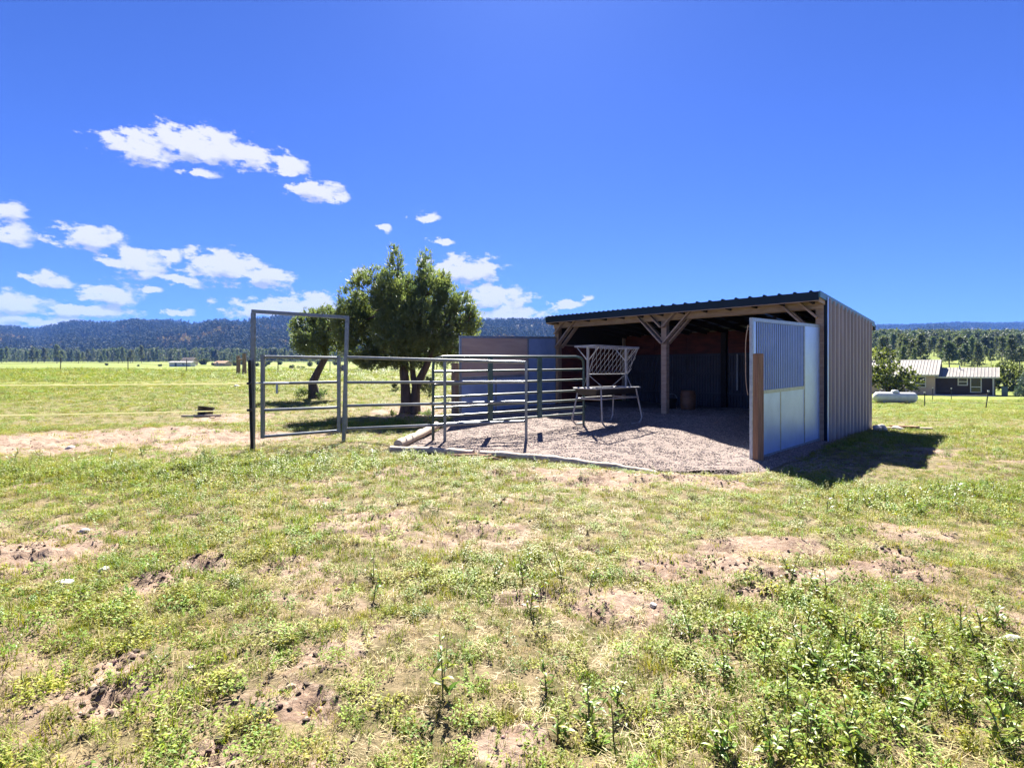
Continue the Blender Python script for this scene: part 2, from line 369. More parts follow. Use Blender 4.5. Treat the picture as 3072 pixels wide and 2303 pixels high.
def dirt_amt(x, y):
    x = np.asarray(x, float); y = np.asarray(y, float); v = np.zeros(x.shape)
    wob = (fbm(x * 1.7, y * 1.7, 5) - .5) * 1.1 + (fbm(x * 6, y * 6, 9) - .5) * .7
    for (cx_, cy_, rx, ry, w) in DIRT:
        m = (np.abs(x - cx_) < rx * 2) & (np.abs(y - cy_) < ry * 2)
        if not m.any(): continue
        d = np.hypot((x - cx_) / rx, (y - cy_) / ry) + wob
        v = np.maximum(v, w * (1 - smooth(0.6, 1.15, d)))
    pits = np.zeros(x.shape)
    for (cx_, cy_, rr, dp) in PITS:
        pits = np.maximum(pits, 1 - smooth(.7, 1.5, np.hypot(x - cx_, (y - cy_)) / rr + wob * .3))
    gen = smooth(.60, .70, fbm(x * .9 + 40, y * .9, 21)) * .4 * (y < 14)
    trk = 1 - smooth(.35, .8, np.abs(y - (33.0 - (x - 20) * .30) + wob * .6))     # dirt track past the house
    trk = trk * (x > 14)
    return np.clip(np.maximum.reduce([v, pits, gen, trk * .9]), 0, 1)

def base_far(x, y):
    x = np.asarray(x, float); y = np.asarray(y, float)
    rad = np.hypot(x, y); t = np.where(y > .5, x / np.maximum(y, .5), np.where(x > 0, 3, -3))
    wr = smooth(.42, .62, t)
    yy = np.where(y > 0, rad / np.sqrt(1 + np.clip(t, -1, 1) ** 2), 0)
    zl = np.interp(yy, [0, 14, 22, 34, 46, 60, 200, 400, 620, 1500, 6000], [0, -.02, .3, .92, 1.33, 1.30, 1.9, 6.0, 11.5, 14, 10])
    zr = np.interp(yy, [0, 12, 20, 28, 36, 45, 66, 85, 180, 300, 620, 1500, 6000], [0, -.05, -.35, -.8, -1.15, -1.25, -1.72, -1.7, 4.2, 13, 36, 14, 10])
    return zl * (1 - wr) + zr * wr

def ground_z(x, y, micro=True):
    x = np.asarray(x, float); y = np.asarray(y, float)
    g = base_far(x, y); rad = np.hypot(x, y)
    g = g + (fbm(x / 7, y / 7, 31) - .5) * .22 * smooth(3, 20, rad) * (1 - smooth(60, 200, rad))
    g = g - .13 * np.exp(-(((x - 4.3) / 2.4) ** 2 + ((y - 7.4) / 2.0) ** 2))
    sd = poly_sd(x, y, PAD); m = 1 - smooth(-.15, .75, sd)
    g = g * (1 - m) + (padz(x, y) - .05) * m
    if micro:
        near = 1 - smooth(14, 30, rad)
        d = dirt_amt(x, y)
        mm = (fbm(x * 1.1, y * 1.1, 51) - .5) * .10 + (fbm(x * 5, y * 5, 61, 3) - .5) * (.03 + .07 * d)
        mm = mm + np.abs(fbm(x * 9, y * 9, 71, 3) - .5) * .08 * d + (fbm(x * 24, y * 24, 73, 2) - .5) * .03 * d - .045 * smooth(.58, .74, vnoise(x * 5.5, y * 5.5, 79)) * (.25 + .75 * d)
        g = g + mm * near * (1 - m)
        for (cx_, cy_, rr, dp) in PITS:
            q = np.hypot(x - cx_, y - cy_) / rr
            g = g - dp * .62 * (1 - smooth(.1, 1.0, q * 1.25 + (fbm(x * 14, y * 14, 77, 2) - .5) * 1.1))
    return g
def gz(x, y):
    return float(ground_z(np.array([x]), np.array([y]))[0])
def wall_gz(x, y):
    return float(ground_z(np.array([x]), np.array([y]), False)[0])

# ground sheet: polar grid centred below the camera, finest in the near field
ang = np.concatenate([np.arange(-180, -66, 6.0), np.arange(-66, -52, .8), np.arange(-52, 52.01, 0.22), np.arange(53, 66, .8), np.arange(66, 180, 6.0)])
rad = [0.25]
while rad[-1] < 1.4: rad.append(rad[-1] * 1.12)
while rad[-1] < 15: rad.append(rad[-1] * 1.0105)
while rad[-1] < 7000: rad.append(rad[-1] * 1.035)
rad = np.array(rad); na, nr = len(ang), len(rad)
A_, R_ = np.meshgrid(np.radians(ang), rad)
gx = (R_ * np.sin(A_)).ravel(); gy = (R_ * np.cos(A_)).ravel(); gzv = ground_z(gx, gy)
gv = np.stack([gx, gy, gzv], 1)
ii, jj = np.meshgrid(np.arange(nr - 1), np.arange(na), indexing='ij'); j2 = (jj + 1) % na
gf = np.stack([ii * na + jj, ii * na + j2, (ii + 1) * na + j2, (ii + 1) * na + jj], -1).reshape(-1, 4)[:, ::-1]
# close the small disc under the camera
gv = np.vstack([gv, [[0, 0, gz(0.0, 0.01)]]])
me = np_mesh('ground', gv, gf)
va = me.attributes.new('dirt', 'FLOAT', 'POINT'); va.data.foreach_set('value', dirt_amt(gv[:, 0], gv[:, 1]).astype(np.float32))
def ground_material():
    m = bpy.data.materials.new('meadow_soil'); m.use_nodes = True; nt = m.node_tree; nt.nodes.clear(); L = nt.links.new
    out = NN(nt, 'ShaderNodeOutputMaterial'); p = NN(nt, 'ShaderNodeBsdfPrincipled'); p.inputs['Roughness'].default_value = .95; p.inputs['Specular IOR Level'].default_value = .15
    L(p.outputs[0], out.inputs[0])
    tc = NN(nt, 'ShaderNodeTexCoord'); at = NN(nt, 'ShaderNodeAttribute', attribute_name='dirt')
    def noise(s, d=5, r=.6):
        n = NN(nt, 'ShaderNodeTexNoise'); n.inputs['Scale'].default_value = s; n.inputs['Detail'].default_value = d; n.inputs['Roughness'].default_value = r
        L(tc.outputs['Object'], n.inputs['Vector']); return n.outputs['Fac']
    def mix(f, a, b, lo=None, hi=None):
        if lo is not None:
            r = NN(nt, 'ShaderNodeMapRange'); r.inputs[1].default_value = lo; r.inputs[2].default_value = hi; L(f, r.inputs[0]); f = r.outputs[0]
        x = NN(nt, 'ShaderNodeMix', data_type='RGBA'); L(f, x.inputs[0])
        for k, v in ((6, a), (7, b)):
            if isinstance(v, tuple): x.inputs[k].default_value = (*v, 1)
            else: L(v, x.inputs[k])
        return x.outputs[2]
    soil = mix(noise(3.0, 8, .7), (.27, .195, .145), (.12, .076, .052), .35, .68)
    soil = mix(noise(30, 4), soil, (.31, .24, .19), .5, .75)
    under = mix(noise(5, 6, .7), (.19, .145, .085), (.09, .075, .035), .4, .6)
    far1 = mix(noise(.05, 6, .6), (.15, .172, .03), (.11, .145, .022), .4, .6)
    far1 = mix(noise(.6, 5, .7), far1, (.19, .175, .06), .55, .8)
    geo = NN(nt, 'ShaderNodeNewGeometry'); ln = NN(nt, 'ShaderNodeVectorMath', operation='LENGTH'); L(geo.outputs['Position'], ln.inputs[0])
    veg = mix(ln.outputs['Value'], under, far1, 14, 45)
    nz = NN(nt, 'ShaderNodeMath', operation='MULTIPLY_ADD'); L(noise(8, 6, .7), nz.inputs[0]); nz.inputs[1].default_value = .9; L(at.outputs['Fac'], nz.inputs[2])
    L(mix(nz.outputs[0], veg, soil, .62, .95), p.inputs['Base Color'])
    b = NN(nt, 'ShaderNodeBump'); b.inputs['Strength'].default_value = .8; b.inputs['Distance'].default_value = .03
    L(noise(22, 6, .7), b.inputs['Height']); L(b.outputs[0], p.inputs['Normal'])
    return m
gobj = add_obj('ground', me, ground_material()); tag(gobj, kind='structure')

# gravel pad
def gravel_pad():
    xs = np.arange(-2.6, 9.6, .07); ys = np.arange(8.0, 19.4, .07); X, Y = np.meshgrid(xs, ys)
    sd = poly_sd(X, Y, PAD) + (fbm(X * 2, Y * 2, 81) - .5) * .35
    Z = padz(X, Y) + (fbm(X * 1.5, Y * 1.5, 83) - .5) * .05 + (fbm(X * 9, Y * 9, 85, 2) - .5) * .025 - smooth(-.3, .35, sd) * .16
    nx, ny = len(xs), len(ys); idx = np.arange(nx * ny).reshape(ny, nx)
    f = np.stack([idx[:-1, :-1], idx[:-1, 1:], idx[1:, 1:], idx[1:, :-1]], -1).reshape(-1, 4)
    keep = (sd[:-1, :-1] < .33).ravel(); f = f[keep]
    used = np.unique(f); mp = np.full(nx * ny, -1); mp[used] = np.arange(len(used))
    me = np_mesh('gravel_pad', np.stack([X.ravel(), Y.ravel(), Z.ravel()], 1)[used], mp[f])
    m = mat('gravel', (.23, .18, .155), .95, 0, col2=(.12, .09, .078), vscale=26, bump=1.0, bscale=40, spec=.2)
    tag(add_obj('gravel_pad', me, m), kind='structure')
gravel_pad()

# ------------------------------------------------------------------ scattering with geometry nodes (stuff)
def scatter(name, pts, rot, scl, idx, variants, label, cat, tilt=None):
    me = bpy.data.meshes.new(name); n = len(pts)
    me.vertices.add(n); me.vertices.foreach_set('co', np.asarray(pts, np.float32).ravel())
    rv = np.zeros((n, 3), np.float32); rv[:, 2] = rot
    if tilt is not None: rv[:, :2] = tilt
    a = me.attributes.new('rv', 'FLOAT_VECTOR', 'POINT'); a.data.foreach_set('vector', rv.ravel())
    scl = np.asarray(scl, np.float32)
    if scl.ndim == 1: scl = np.repeat(scl[:, None], 3, 1)
    a = me.attributes.new('sv', 'FLOAT_VECTOR', 'POINT'); a.data.foreach_set('vector', scl.ravel())
    a = me.attributes.new('vi', 'INT', 'POINT'); a.data.foreach_set('value', np.asarray(idx, np.int32))
    o = add_obj(name, me, None); tag(o, label, cat, kind='stuff')
    col = bpy.data.collections.new(name + '_variants')
    for k, v in enumerate(variants):
        v.name = '%s_variant_%02d' % (name, k); col.objects.link(v)
    ng = bpy.data.node_groups.new(name + '_scatter', 'GeometryNodeTree')
    ng.interface.new_socket('Geometry', in_out='INPUT', socket_type='NodeSocketGeometry')
    ng.interface.new_socket('Geometry', in_out='OUTPUT', socket_type='NodeSocketGeometry')
    gi = ng.nodes.new('NodeGroupInput'); go = ng.nodes.new('NodeGroupOutput'); L = ng.links.new
    ip = ng.nodes.new('GeometryNodeInstanceOnPoints'); ci = ng.nodes.new('GeometryNodeCollectionInfo')
    ci.inputs['Collection'].default_value = col; ci.inputs['Separate Children'].default_value = True; ci.inputs['Reset Children'].default_value = True
    def at(nm, dt):
        q = ng.nodes.new('GeometryNodeInputNamedAttribute'); q.data_type = dt; q.inputs['Name'].default_value = nm; return q.outputs[0]
    L(gi.outputs[0], ip.inputs['Points']); L(ci.outputs[0], ip.inputs['Instance']); ip.inputs['Pick Instance'].default_value = True
    L(at('vi', 'INT'), ip.inputs['Instance Index']); L(at('rv', 'FLOAT_VECTOR'), ip.inputs['Rotation']); L(at('sv', 'FLOAT_VECTOR'), ip.inputs['Scale'])
    L(ip.outputs[0], go.inputs[0])
    md = o.modifiers.new('scatter', 'NODES'); md.node_group = ng
    return o

def var_obj(v, f, m):
    me = bpy.data.meshes.new('variant'); me.from_pydata(v, [], f); me.materials.append(m); me.update()
    return bpy.data.objects.new('variant', me)

def blade(v, f, base, ang, ln, lean, w, segs=2, droop=.6):
    d = Vector((math.cos(ang), math.sin(ang), 0)); s = Vector((-d.y, d.x, 0)); n0 = len(v)
    for k in range(segs + 1):
        t = k / segs; p = Vector(base) + d * (ln * lean * (t ** 1.5)) + Vector((0, 0, ln * (t - droop * lean * t * t * .6)))
        ww = w * (1 - t) ** .7
        if k < segs: v += [tuple(p - s * ww), tuple(p + s * ww)]
        else: v.append(tuple(p))
    for k in range(segs):
        a = n0 + 2 * k
        if k < segs - 1: f.append((a, a + 1, a + 3, a + 2))
        else: f.append((a, a + 1, a + 2))

def leaf_at(v, f, base, ang, pitch, ln, w, fold=.25):
    d = Vector((math.cos(ang) * math.cos(pitch), math.sin(ang) * math.cos(pitch), math.sin(pitch)))
    s = Vector((-math.sin(ang), math.cos(ang), 0)); u = s.cross(d) * -1; n0 = len(v); b = Vector(base)
    v += [tuple(b), tuple(b + d * ln * .45 + s * w + u * w * fold), tuple(b + d * ln * .5), tuple(b + d * ln * .45 - s * w + u * w * fold), tuple(b + d * ln - Vector((0, 0, ln * .18)))]
    f += [(n0, n0 + 1, n0 + 2), (n0, n0 + 2, n0 + 3), (n0 + 1, n0 + 4, n0 + 2), (n0 + 2, n0 + 4, n0 + 3)]

def tuft(n, h, spread, w, m):
    v = []; f = []
    for _ in range(n):
        a = random.uniform(0, 6.283); r = spread * math.sqrt(random.random())
        blade(v, f, (r * math.cos(a), r * math.sin(a), -.005), random.uniform(0, 6.283), h * random.uniform(.45, 1.2), random.uniform(.15, 1.1), w * random.uniform(.6, 1.3))
    return var_obj(v, f, m)
def creeper(n, m):
    v = []; f = []
    for _ in range(n):
        a = random.uniform(0, 6.283); r = .075 * math.sqrt(random.random()); z = random.uniform(.004, .05)
        leaf_at(v, f, (r * math.cos(a), r * math.sin(a), z), random.uniform(0, 6.283), random.uniform(-.1, .9), random.uniform(.014, .032), random.uniform(.004, .008))
    for _ in range(8):
        a = random.uniform(0, 6.283); blade(v, f, (random.uniform(-.05, .05), random.uniform(-.05, .05), 0), a, random.uniform(.03, .07), 1, .0012)
    return var_obj(v, f, m)
def herb(h, nl, ll, m):
    v = []; f = []
    for s in range(random.randint(1, 3)):
        bx, by = random.uniform(-.03, .03), random.uniform(-.03, .03); la = random.uniform(0, 6.283); lean = random.uniform(0, .3); hh = h * random.uniform(.6, 1.1)
        tip = Vector((bx + math.cos(la) * lean * hh, by + math.sin(la) * lean * hh, hh))
        blade(v, f, (bx, by, -.01), la, hh, lean, .0025, 2, 0)
        for k in range(nl):
            t = .15 + .85 * k / nl
            p = Vector((bx, by, 0)).lerp(tip, t)
            leaf_at(v, f, p, k * 2.4 + random.uniform(-.4, .4), random.uniform(-.2, .8), ll * random.uniform(.6, 1.1) * (1.1 - .6 * t), ll * .13)
    return var_obj(v, f, m)

def litter():
    v = []; f = []
    for _ in range(22):
        a = random.uniform(0, 6.283); r = .11 * math.sqrt(random.random()); b0 = Vector((r * math.cos(a), r * math.sin(a), random.uniform(.004, .016))); d = random.uniform(0, 6.283); l = random.uniform(.04, .11)
        dv = Vector((math.cos(d), math.sin(d), random.uniform(-.05, .12))); s = Vector((-dv.y, dv.x, 0)) * random.uniform(.001, .0022); n0 = len(v)
        v += [tuple(b0 - s), tuple(b0 + s), tuple(b0 + dv * l)]; f.append((n0, n0 + 1, n0 + 2))
    return var_obj(v, f, M['dry'])

def in_view_points(bands):
    out = []
    for (y0, y1, dens) in bands:               # a fan in front of the viewpoint with a margin of steps to either side
        hw = 1.12 * y1 + 2.2; n = int((y1 - y0) * 2 * hw * dens)
        y = RNG.uniform(y0, y1, n); x = RNG.uniform(-hw, hw, n); k = np.abs(x) < 1.12 * np.maximum(y, 0) + 2.2
        out.append(np.stack([x[k], y[k]], 1))
    return np.vstack(out)

def meadow():
    V = [tuft(34, .055, .07, .0016, M['grass']) for _ in range(3)] + [tuft(26, .085, .06, .002, M['grass']) for _ in range(2)] + \
        [creeper(46, M['grass']) for _ in range(3)] + [herb(.12, 16, .036, M['leaf']) for _ in range(3)] + [tuft(30, .05, .09, .0014, M['dry']) for _ in range(3)] + \
        [herb(.08, 14, .026, M['grass']) for _ in range(2)] + [litter() for _ in range(3)]
    # variant ids: 0-2 short grass, 3-4 taller, 5-7 creeper, 8-10 herb, 11-13 dry, 14-15 small herb
    p = in_view_points([(-.8, 1.4, 300), (1.4, 4, 560), (4, 8, 320), (8, 14, 155), (14, 27, 50), (27, 49, 17)])
    x, y = p[:, 0], p[:, 1]; n = len(p)
    d = dirt_amt(x, y); sd = poly_sd(x, y, PAD); dn = fbm(x * 1.3, y * 1.3, 91); lush = fbm(x * .45 + 9, y * .45, 93)
    # lusher corners: near right weeds, strip by the gate
    lr = np.exp(-(((x - 1.6) / 1.5) ** 2 + ((y - 2.6) / 1.1) ** 2)) + .7 * np.exp(-(((x - 4.6) / 1.4) ** 2 + ((y - 5.4) / .5) ** 2)) + .7 * np.exp(-(((x - 6.0) / 1.2) ** 2 + ((y - 6.2) / .7) ** 2)) \
        + .95 * np.exp(-(((x + 3.5) / 3.5) ** 2 + ((y - 7.9) / 1.0) ** 2)) + .6 * np.exp(-(((x + 6.5) / 3) ** 2 + ((y - 7.2) / .7) ** 2)) \
        + .8 * (y > 30) * (x < 4) + .4 * np.exp(-(((x - .3) / .8) ** 2 + ((y - 3.7) / .5) ** 2))
    patch = smooth(.34, .62, fbm(x * 2.6, y * 2.6, 97, 3))
    keep = (RNG.random(n) < (1 - np.where(y > 7.5, .96, .88) * d) * (.42 + .35 * dn + .5 * patch + .3 * np.clip(lr, 0, 1))) & (sd > -.05 + .5 * (fbm(x * 3, y * 3, 95) - .5)) & (np.hypot(x, y) > .9)
    p, d, lr, lush, dn = p[keep], d[keep], lr[keep], lush[keep], dn[keep]; x, y = p[:, 0], p[:, 1]; n = len(p)
    u = RNG.random(n); lu = np.clip((lush - .45) * 2.2 + lr, 0, 1)
    pc = np.stack([.34 - .10 * lu, .07 + .12 * lu, .09 + .05 * lu, -.04 + .14 * lu, .20 - .14 * lu, .06 + .08 * lu, np.where(y < 16, .20 - .14 * lu, .0)], 1); pc = np.clip(pc, .01, 1); pc /= pc.sum(1, keepdims=True)
    cum = np.cumsum(pc, 1); kind = (u[:, None] > cum).sum(1).clip(0, 6)
    starts = np.array([0, 3, 5, 8, 11, 14, 16]); cnt = np.array([3, 2, 3, 3, 3, 2, 3])
    idx = starts[kind] + (RNG.random(n) * cnt[kind]).astype(int)
    far = np.interp(y, [2, 8, 14, 27, 49], [.80, 1.05, 1.45, 2.2, 3.6])
    shd = np.exp(-(((x - 5.3) / 1.9) ** 2 + ((y - 8.2) / 1.5) ** 2))
    s = RNG.uniform(.7, 1.35, n) * far * (.85 + .45 * lu) * (1 - .5 * shd)
    sz = np.stack([s, s, s * np.interp(y, [6, 20, 45], [1, .8, .6])], 1)
    z = ground_z(x, y)
    scatter('meadow_grass', np.stack([x, y, z], 1), RNG.uniform(0, 6.28, n), sz, idx, V, 'short yellow green grass and small weeds covering the paddock', 'grass', RNG.normal(0, .12, (n, 2)))
    print('meadow instances', n)
meadow()

def rock_variant(sub, m, sq=.7):
    import bmesh
    bm = bmesh.new(); bmesh.ops.create_icosphere(bm, subdivisions=sub, radius=1)
    for v in bm.verts: v.co = Vector((v.co.x * random.uniform(.75, 1.2), v.co.y * random.uniform(.75, 1.2), v.co.z * sq * random.uniform(.75, 1.2)))
    me = bpy.data.meshes.new('variant'); bm.to_mesh(me); bm.free(); me.materials.append(m)
    return bpy.data.objects.new('variant', me)

def pebbles():
    n = 70000; x = RNG.uniform(-2.4, 7.2, n); y = 6.8 + (RNG.random(n) ** 1.3) * 9.5
    sd = poly_sd(x, y, PAD) + (fbm(x * 2, y * 2, 81) - .5) * .35; k = (sd < .12 + RNG.random(n) ** 2 * (.10 + 1.1 * smooth(.2, 2.2, x) * (y < 9))); x, y = x[k], y[k]
    z = np.maximum(padz(x, y) + (fbm(x * 1.5, y * 1.5, 83) - .5) * .05 - smooth(-.3, .35, sd[k]) * .16, np.where(sd[k] > .05, ground_z(x, y), -9)); s = RNG.uniform(.006, .015, len(x))
    scatter('gravel_stones', np.stack([x, y, z], 1), RNG.uniform(0, 6.28, len(x)), s, RNG.integers(0, 4, len(x)), [rock_variant(1, M['pebble']) for _ in range(4)],
            'loose pinkish gravel spread over the shelter pad', 'gravel', RNG.uniform(-.6, .6, (len(x), 2)))
    # soil clods in the bare patches
    p = in_view_points([(1.4, 4, 260), (4, 9, 110), (9, 15, 30)]); x, y = p[:, 0], p[:, 1]; d = dirt_amt(x, y)
    k = (RNG.random(len(x)) < d * .9) & (poly_sd(x, y, PAD) > .1); x, y = x[k], y[k]; s = RNG.uniform(.003, .014, len(x)) * (1 + (RNG.random(len(x)) < .05) * .9)
    scatter('soil_clods', np.stack([x, y, ground_z(x, y)], 1), RNG.uniform(0, 6.28, len(x)), s, RNG.integers(0, 4, len(x)), [rock_variant(1, M['clod'], .8) for _ in range(4)],
            'crumbled reddish soil clods lying in the bare patches', 'soil', RNG.uniform(-.6, .6, (len(x), 2)))
pebbles()
def dark_clods():
    P_ = []; rnd = random.Random(3)
    for (px, py, n, rr) in [(1480,1500,26,.16),(1515,1512,30,.18),(1310,1490,20,.14),(1560,1550,26,.16),(600,1690,50,.20),(650,1680,40,.2),(850,1660,34,.16),(950,1500,40,.22),(1010,1548,40,.2),(350,1985,70,.13),(325,2085,80,.12),(460,1745,40,.18),(340,1740,30,.12),
            (880,2030,40,.1),(950,2110,40,.1),(640,2262,46,.1),(2330,1720,36,.14),(2690,1640,44,.2),(2600,1650,36,.2),(2820,1700,36,.18),(2200,1690,36,.16),(2260,1765,36,.14),(1790,1640,30,.12),(1390,1570,30,.2),(1200,1500,24,.16),(140,1625,24,.2),(700,1590,24,.14),(2480,1600,26,.2),(1620,1690,26,.14)]:
        x, Y = fg_px(px, py)
        for _ in range(int(n * (.45 if py > 1950 else .8))): P_.append((x + rnd.gauss(0, rr), Y + rnd.gauss(0, rr)))
    P_ = np.array(P_); s = RNG.uniform(.005, .019, len(P_)); m = mat('dark_manure_clod', (.05, .030, .021), .95, 0, rnd=.3)
    scatter('dark_clods', np.stack([P_[:, 0], P_[:, 1], ground_z(P_[:, 0], P_[:, 1]) + s * .2], 1), RNG.uniform(0, 6.28, len(P_)), s, RNG.integers(0, 4, len(P_)), [rock_variant(1, m, .65) for _ in range(4)], 'dark crumbled clods of soil and manure in scattered heaps', 'clods', RNG.uniform(-.6, .6, (len(P_), 2)))
dark_clods()

# ------------------------------------------------------------------ horse shelter
D3 = Vector((DD[0], DD[1], 0)); S3 = Vector((SD[0], SD[1], 0)); UP = Vector((0, 0, 1))
def wbox(mb, r0, r1, q0, q1, z0, z1):
    mb.box(W((r0 + r1) / 2, (q0 + q1) / 2, (z0 + z1) / 2), abs(r1 - r0), abs(q1 - q0), abs(z1 - z0), D3, S3, UP)
def roof_z(q): return 2.965 - .075 * (q + .45)
HB = 3.66; BK = 3.70
def corrugated(mb, p0, along, length, z0f, z1f, pitch, depth, outn, flat=.35):
    """vertical ribbed sheet: trapezoid profile along a line"""
    pts = []; t = 0.0
    while t < length - 1e-6:
        for (a, h) in ((0, 0), (flat, 0), (.5, 1), (.5 + flat * .8, 1)):
            tt = t + a * pitch
            if tt <= length: pts.append((tt, h))
        t += pitch
    pts.append((length, 0)); vs = []; fs = []
    for (t, h) in pts:
        p = p0 + along * t + outn * (h * depth)
        vs += [(p.x, p.y, z0f(t)), (p.x, p.y, z1f(t))]
    for i in range(len(pts) - 1): fs.append((2 * i, 2 * i + 2, 2 * i + 3, 2 * i + 1))
    mb.add(vs, fs)

def shelter():
    root = empty('horse_shelter', W(0, 0, padz(*PC)), 'open fronted horse shelter with dark green metal roof and tan ribbed siding', 'shelter')
    pz = lambda r, q: float(padz(*(W(r, q, 0).xy)))
    # posts (front three and back three)
    for r in (HB, 0, -HB):
        b = MB(); wbox(b, r - .075, r + .075, -.075, .075, pz(r, 0) - .25, 2.84); o = b.build('post', M['weathered'] if r == HB else M['lumber'], root)
        b = MB(); wbox(b, r - .075, r + .075, BK - .25, BK - .1, pz(r, BK) - .25, roof_z(BK) - .16); b.build('post', M['dark'] if r == 0 else M['lumber'], root)
    # header: a board on either face of the posts
    for q in (-.098, .098):
        b = MB(); wbox(b, -HB - .08, HB + .08, q - .019, q + .019, 2.655, 2.845); b.build('beam', M['lumber'], root)
    # knee braces, doubled
    for (r0, sg) in ((HB, -1), (0, 1), (0, -1), (-HB, 1)):
        for (q, top, low) in ((-.137, .78, .78), (-.062 if False else .137, .78, .78)):
            b = MB(); b.bar(W(r0 + sg * .02, q, 2.66 - low * .78), W(r0 + sg * top, q, 2.83), .038, .14, S3)
            b.build('brace', M['lumber'], root)
        b = MB(); b.bar(W(r0 + sg * .02, -.177, 2.47), W(r0 + sg * .40, -.177, 2.84), .038, .13, S3); b.build('brace', M['lumber'], root)
    # rafters and purlins
    for i in range(13):
        r = -HB + .1 + i * (2 * HB - .2) / 12
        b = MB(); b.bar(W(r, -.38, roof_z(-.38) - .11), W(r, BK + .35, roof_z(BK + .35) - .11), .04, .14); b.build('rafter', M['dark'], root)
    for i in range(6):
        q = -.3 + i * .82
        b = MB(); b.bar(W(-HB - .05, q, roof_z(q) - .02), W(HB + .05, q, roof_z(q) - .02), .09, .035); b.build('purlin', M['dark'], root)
    # roof sheets with standing ribs
    edges = np.linspace(-HB - .10, HB + .08, 9)
    for k in range(8):
        e0, e1 = edges[k], edges[k + 1]; b = MB(); pitch = .32 if e1 < .3 else .16; pts = []; t = e0
        n = max(1, round((e1 - e0) / pitch)); pt = (e1 - e0) / n; rh = .034 if pitch > .2 else .024
        for i in range(n):
            t = e0 + i * pt; c = t + pt / 2
            pts += [(t, 0), (c - .034, 0), (c - .017, rh), (c + .017, rh), (c + .034, 0)]
        pts.append((e1, 0)); vs = []; fs = []
        for (r, h) in pts:
            for q in (-.47, BK + .48):
                p = W(r, q, roof_z(q) + .012 + h + .0015 * (k % 2)); vs.append(p)
        for i in range(len(pts) - 1): fs.append((2 * i, 2 * i + 1, 2 * i + 3, 2 * i + 2))
        b.add(vs, fs); b.build('roof_sheet', M['roof'], root)
    b = MB(); wbox(b, -HB - .10, HB + .08, -.485, -.455, 2.80, roof_z(-.47) + .012); b.build('fascia', M['roof'], root)
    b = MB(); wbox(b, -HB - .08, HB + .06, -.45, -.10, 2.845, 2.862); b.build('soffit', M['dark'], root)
    b = MB(); wbox(b, -HB - .10, HB + .08, -.487, -.44, 2.782, 2.797); b.build('drip_edge', M['lumber'], root)
    for sg in (-1, 1):      # sloping side trims
        b = MB(); r = sg * HB + (-.115 if sg < 0 else .095)
        b.bar(W(r, -.487, roof_z(-.487) - .045), W(r, BK + .47, roof_z(BK + .47) - .045), .03, .13); b.build('rake_trim', M['rake'], root)
        b = MB(); b.bar(W(r * .992, -.44, roof_z(-.44) - .15), W(r * .992, BK + .40, roof_z(BK + .40) - .15), .03, .10); b.build('rake_board', M['lumber'], root)
    # back gutter
    b = MB(); zb = roof_z(BK + .5); wbox(b, -HB - .12, HB + .1, BK + .49, BK + .62, zb - .20, zb - .06); b.build('gutter', M['roof'], root)
    # right ribbed side wall
    p0 = W(-HB - .10, -.02, 0); b = MB()
    corrugated(b, p0, S3, BK + .05, lambda t: -.30, lambda t: roof_z(t - .02) - .05, .30, .055, -D3, .30); b.build('side_wall', M['siding'], root)
    b = MB(); wbox(b, -HB - .145, -HB - .137, -.035, .035, -.25, 2.90); b.build('corner_trim', M['galv_sheet'], root)
    b = MB(); wbox(b, -HB - .135, -HB - .076, -.05, -.038, -.25, 2.83); b.build('corner_trim', M['roof'], root)  # dark flange stands in for the shaded end of the wall
    b = MB(); corrugated(b, W(-HB - .085, 0, 0), S3, BK, lambda t: -.2, lambda t: roof_z(t) - .1, 2, .001, -D3); b.build('shade_lining', M['dark'], root)
    # left side wall; dark lining above the kick board is added shade
    b = MB(); corrugated(b, W(HB + .09, 0.1, 0), S3, BK - .06, lambda t: -.05, lambda t: roof_z(t) - .05, .30, .03, D3, .30); b.build('side_wall', M['siding'], root)
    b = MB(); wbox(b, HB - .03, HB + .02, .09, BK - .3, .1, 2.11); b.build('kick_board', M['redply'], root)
    b = MB(); wbox(b, HB - .02, HB + .03, .09, BK - .1, 2.16, 2.74); b.build('shade_lining', M['dark'], root)
    b = MB(); wbox(b, HB - .035, HB + .025, .09, BK - .3, 2.115, 2.15); b.build('rail', M['lumber'], root)
    # back wall: outer siding, ribbed lower half, red brown boards above
    b = MB(); corrugated(b, W(HB + .09, BK + .03, 0), -D3, 2 * HB + .17, lambda t: -.15, lambda t: roof_z(BK) - .05, .30, .03, S3, .30); b.build('back_wall', M['siding'], root)
    for (ra, rb) in ((HB - .05, .09), (-.09, -HB + .05)):
        n = 3; w = (ra - rb) / n
        for i in range(n):
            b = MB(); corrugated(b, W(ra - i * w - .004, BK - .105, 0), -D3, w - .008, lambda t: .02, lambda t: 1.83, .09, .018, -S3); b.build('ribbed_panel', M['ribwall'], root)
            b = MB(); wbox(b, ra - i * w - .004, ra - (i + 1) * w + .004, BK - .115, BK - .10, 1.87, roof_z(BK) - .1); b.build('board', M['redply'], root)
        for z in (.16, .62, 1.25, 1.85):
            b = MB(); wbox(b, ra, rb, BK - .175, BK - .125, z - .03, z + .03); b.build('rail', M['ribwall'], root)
    b = MB(); b.tube([W(-.42, BK - .22, .75), W(-.42, BK - .22, 1.84)], .018); b.build('conduit', M['white'], root)
shelter()

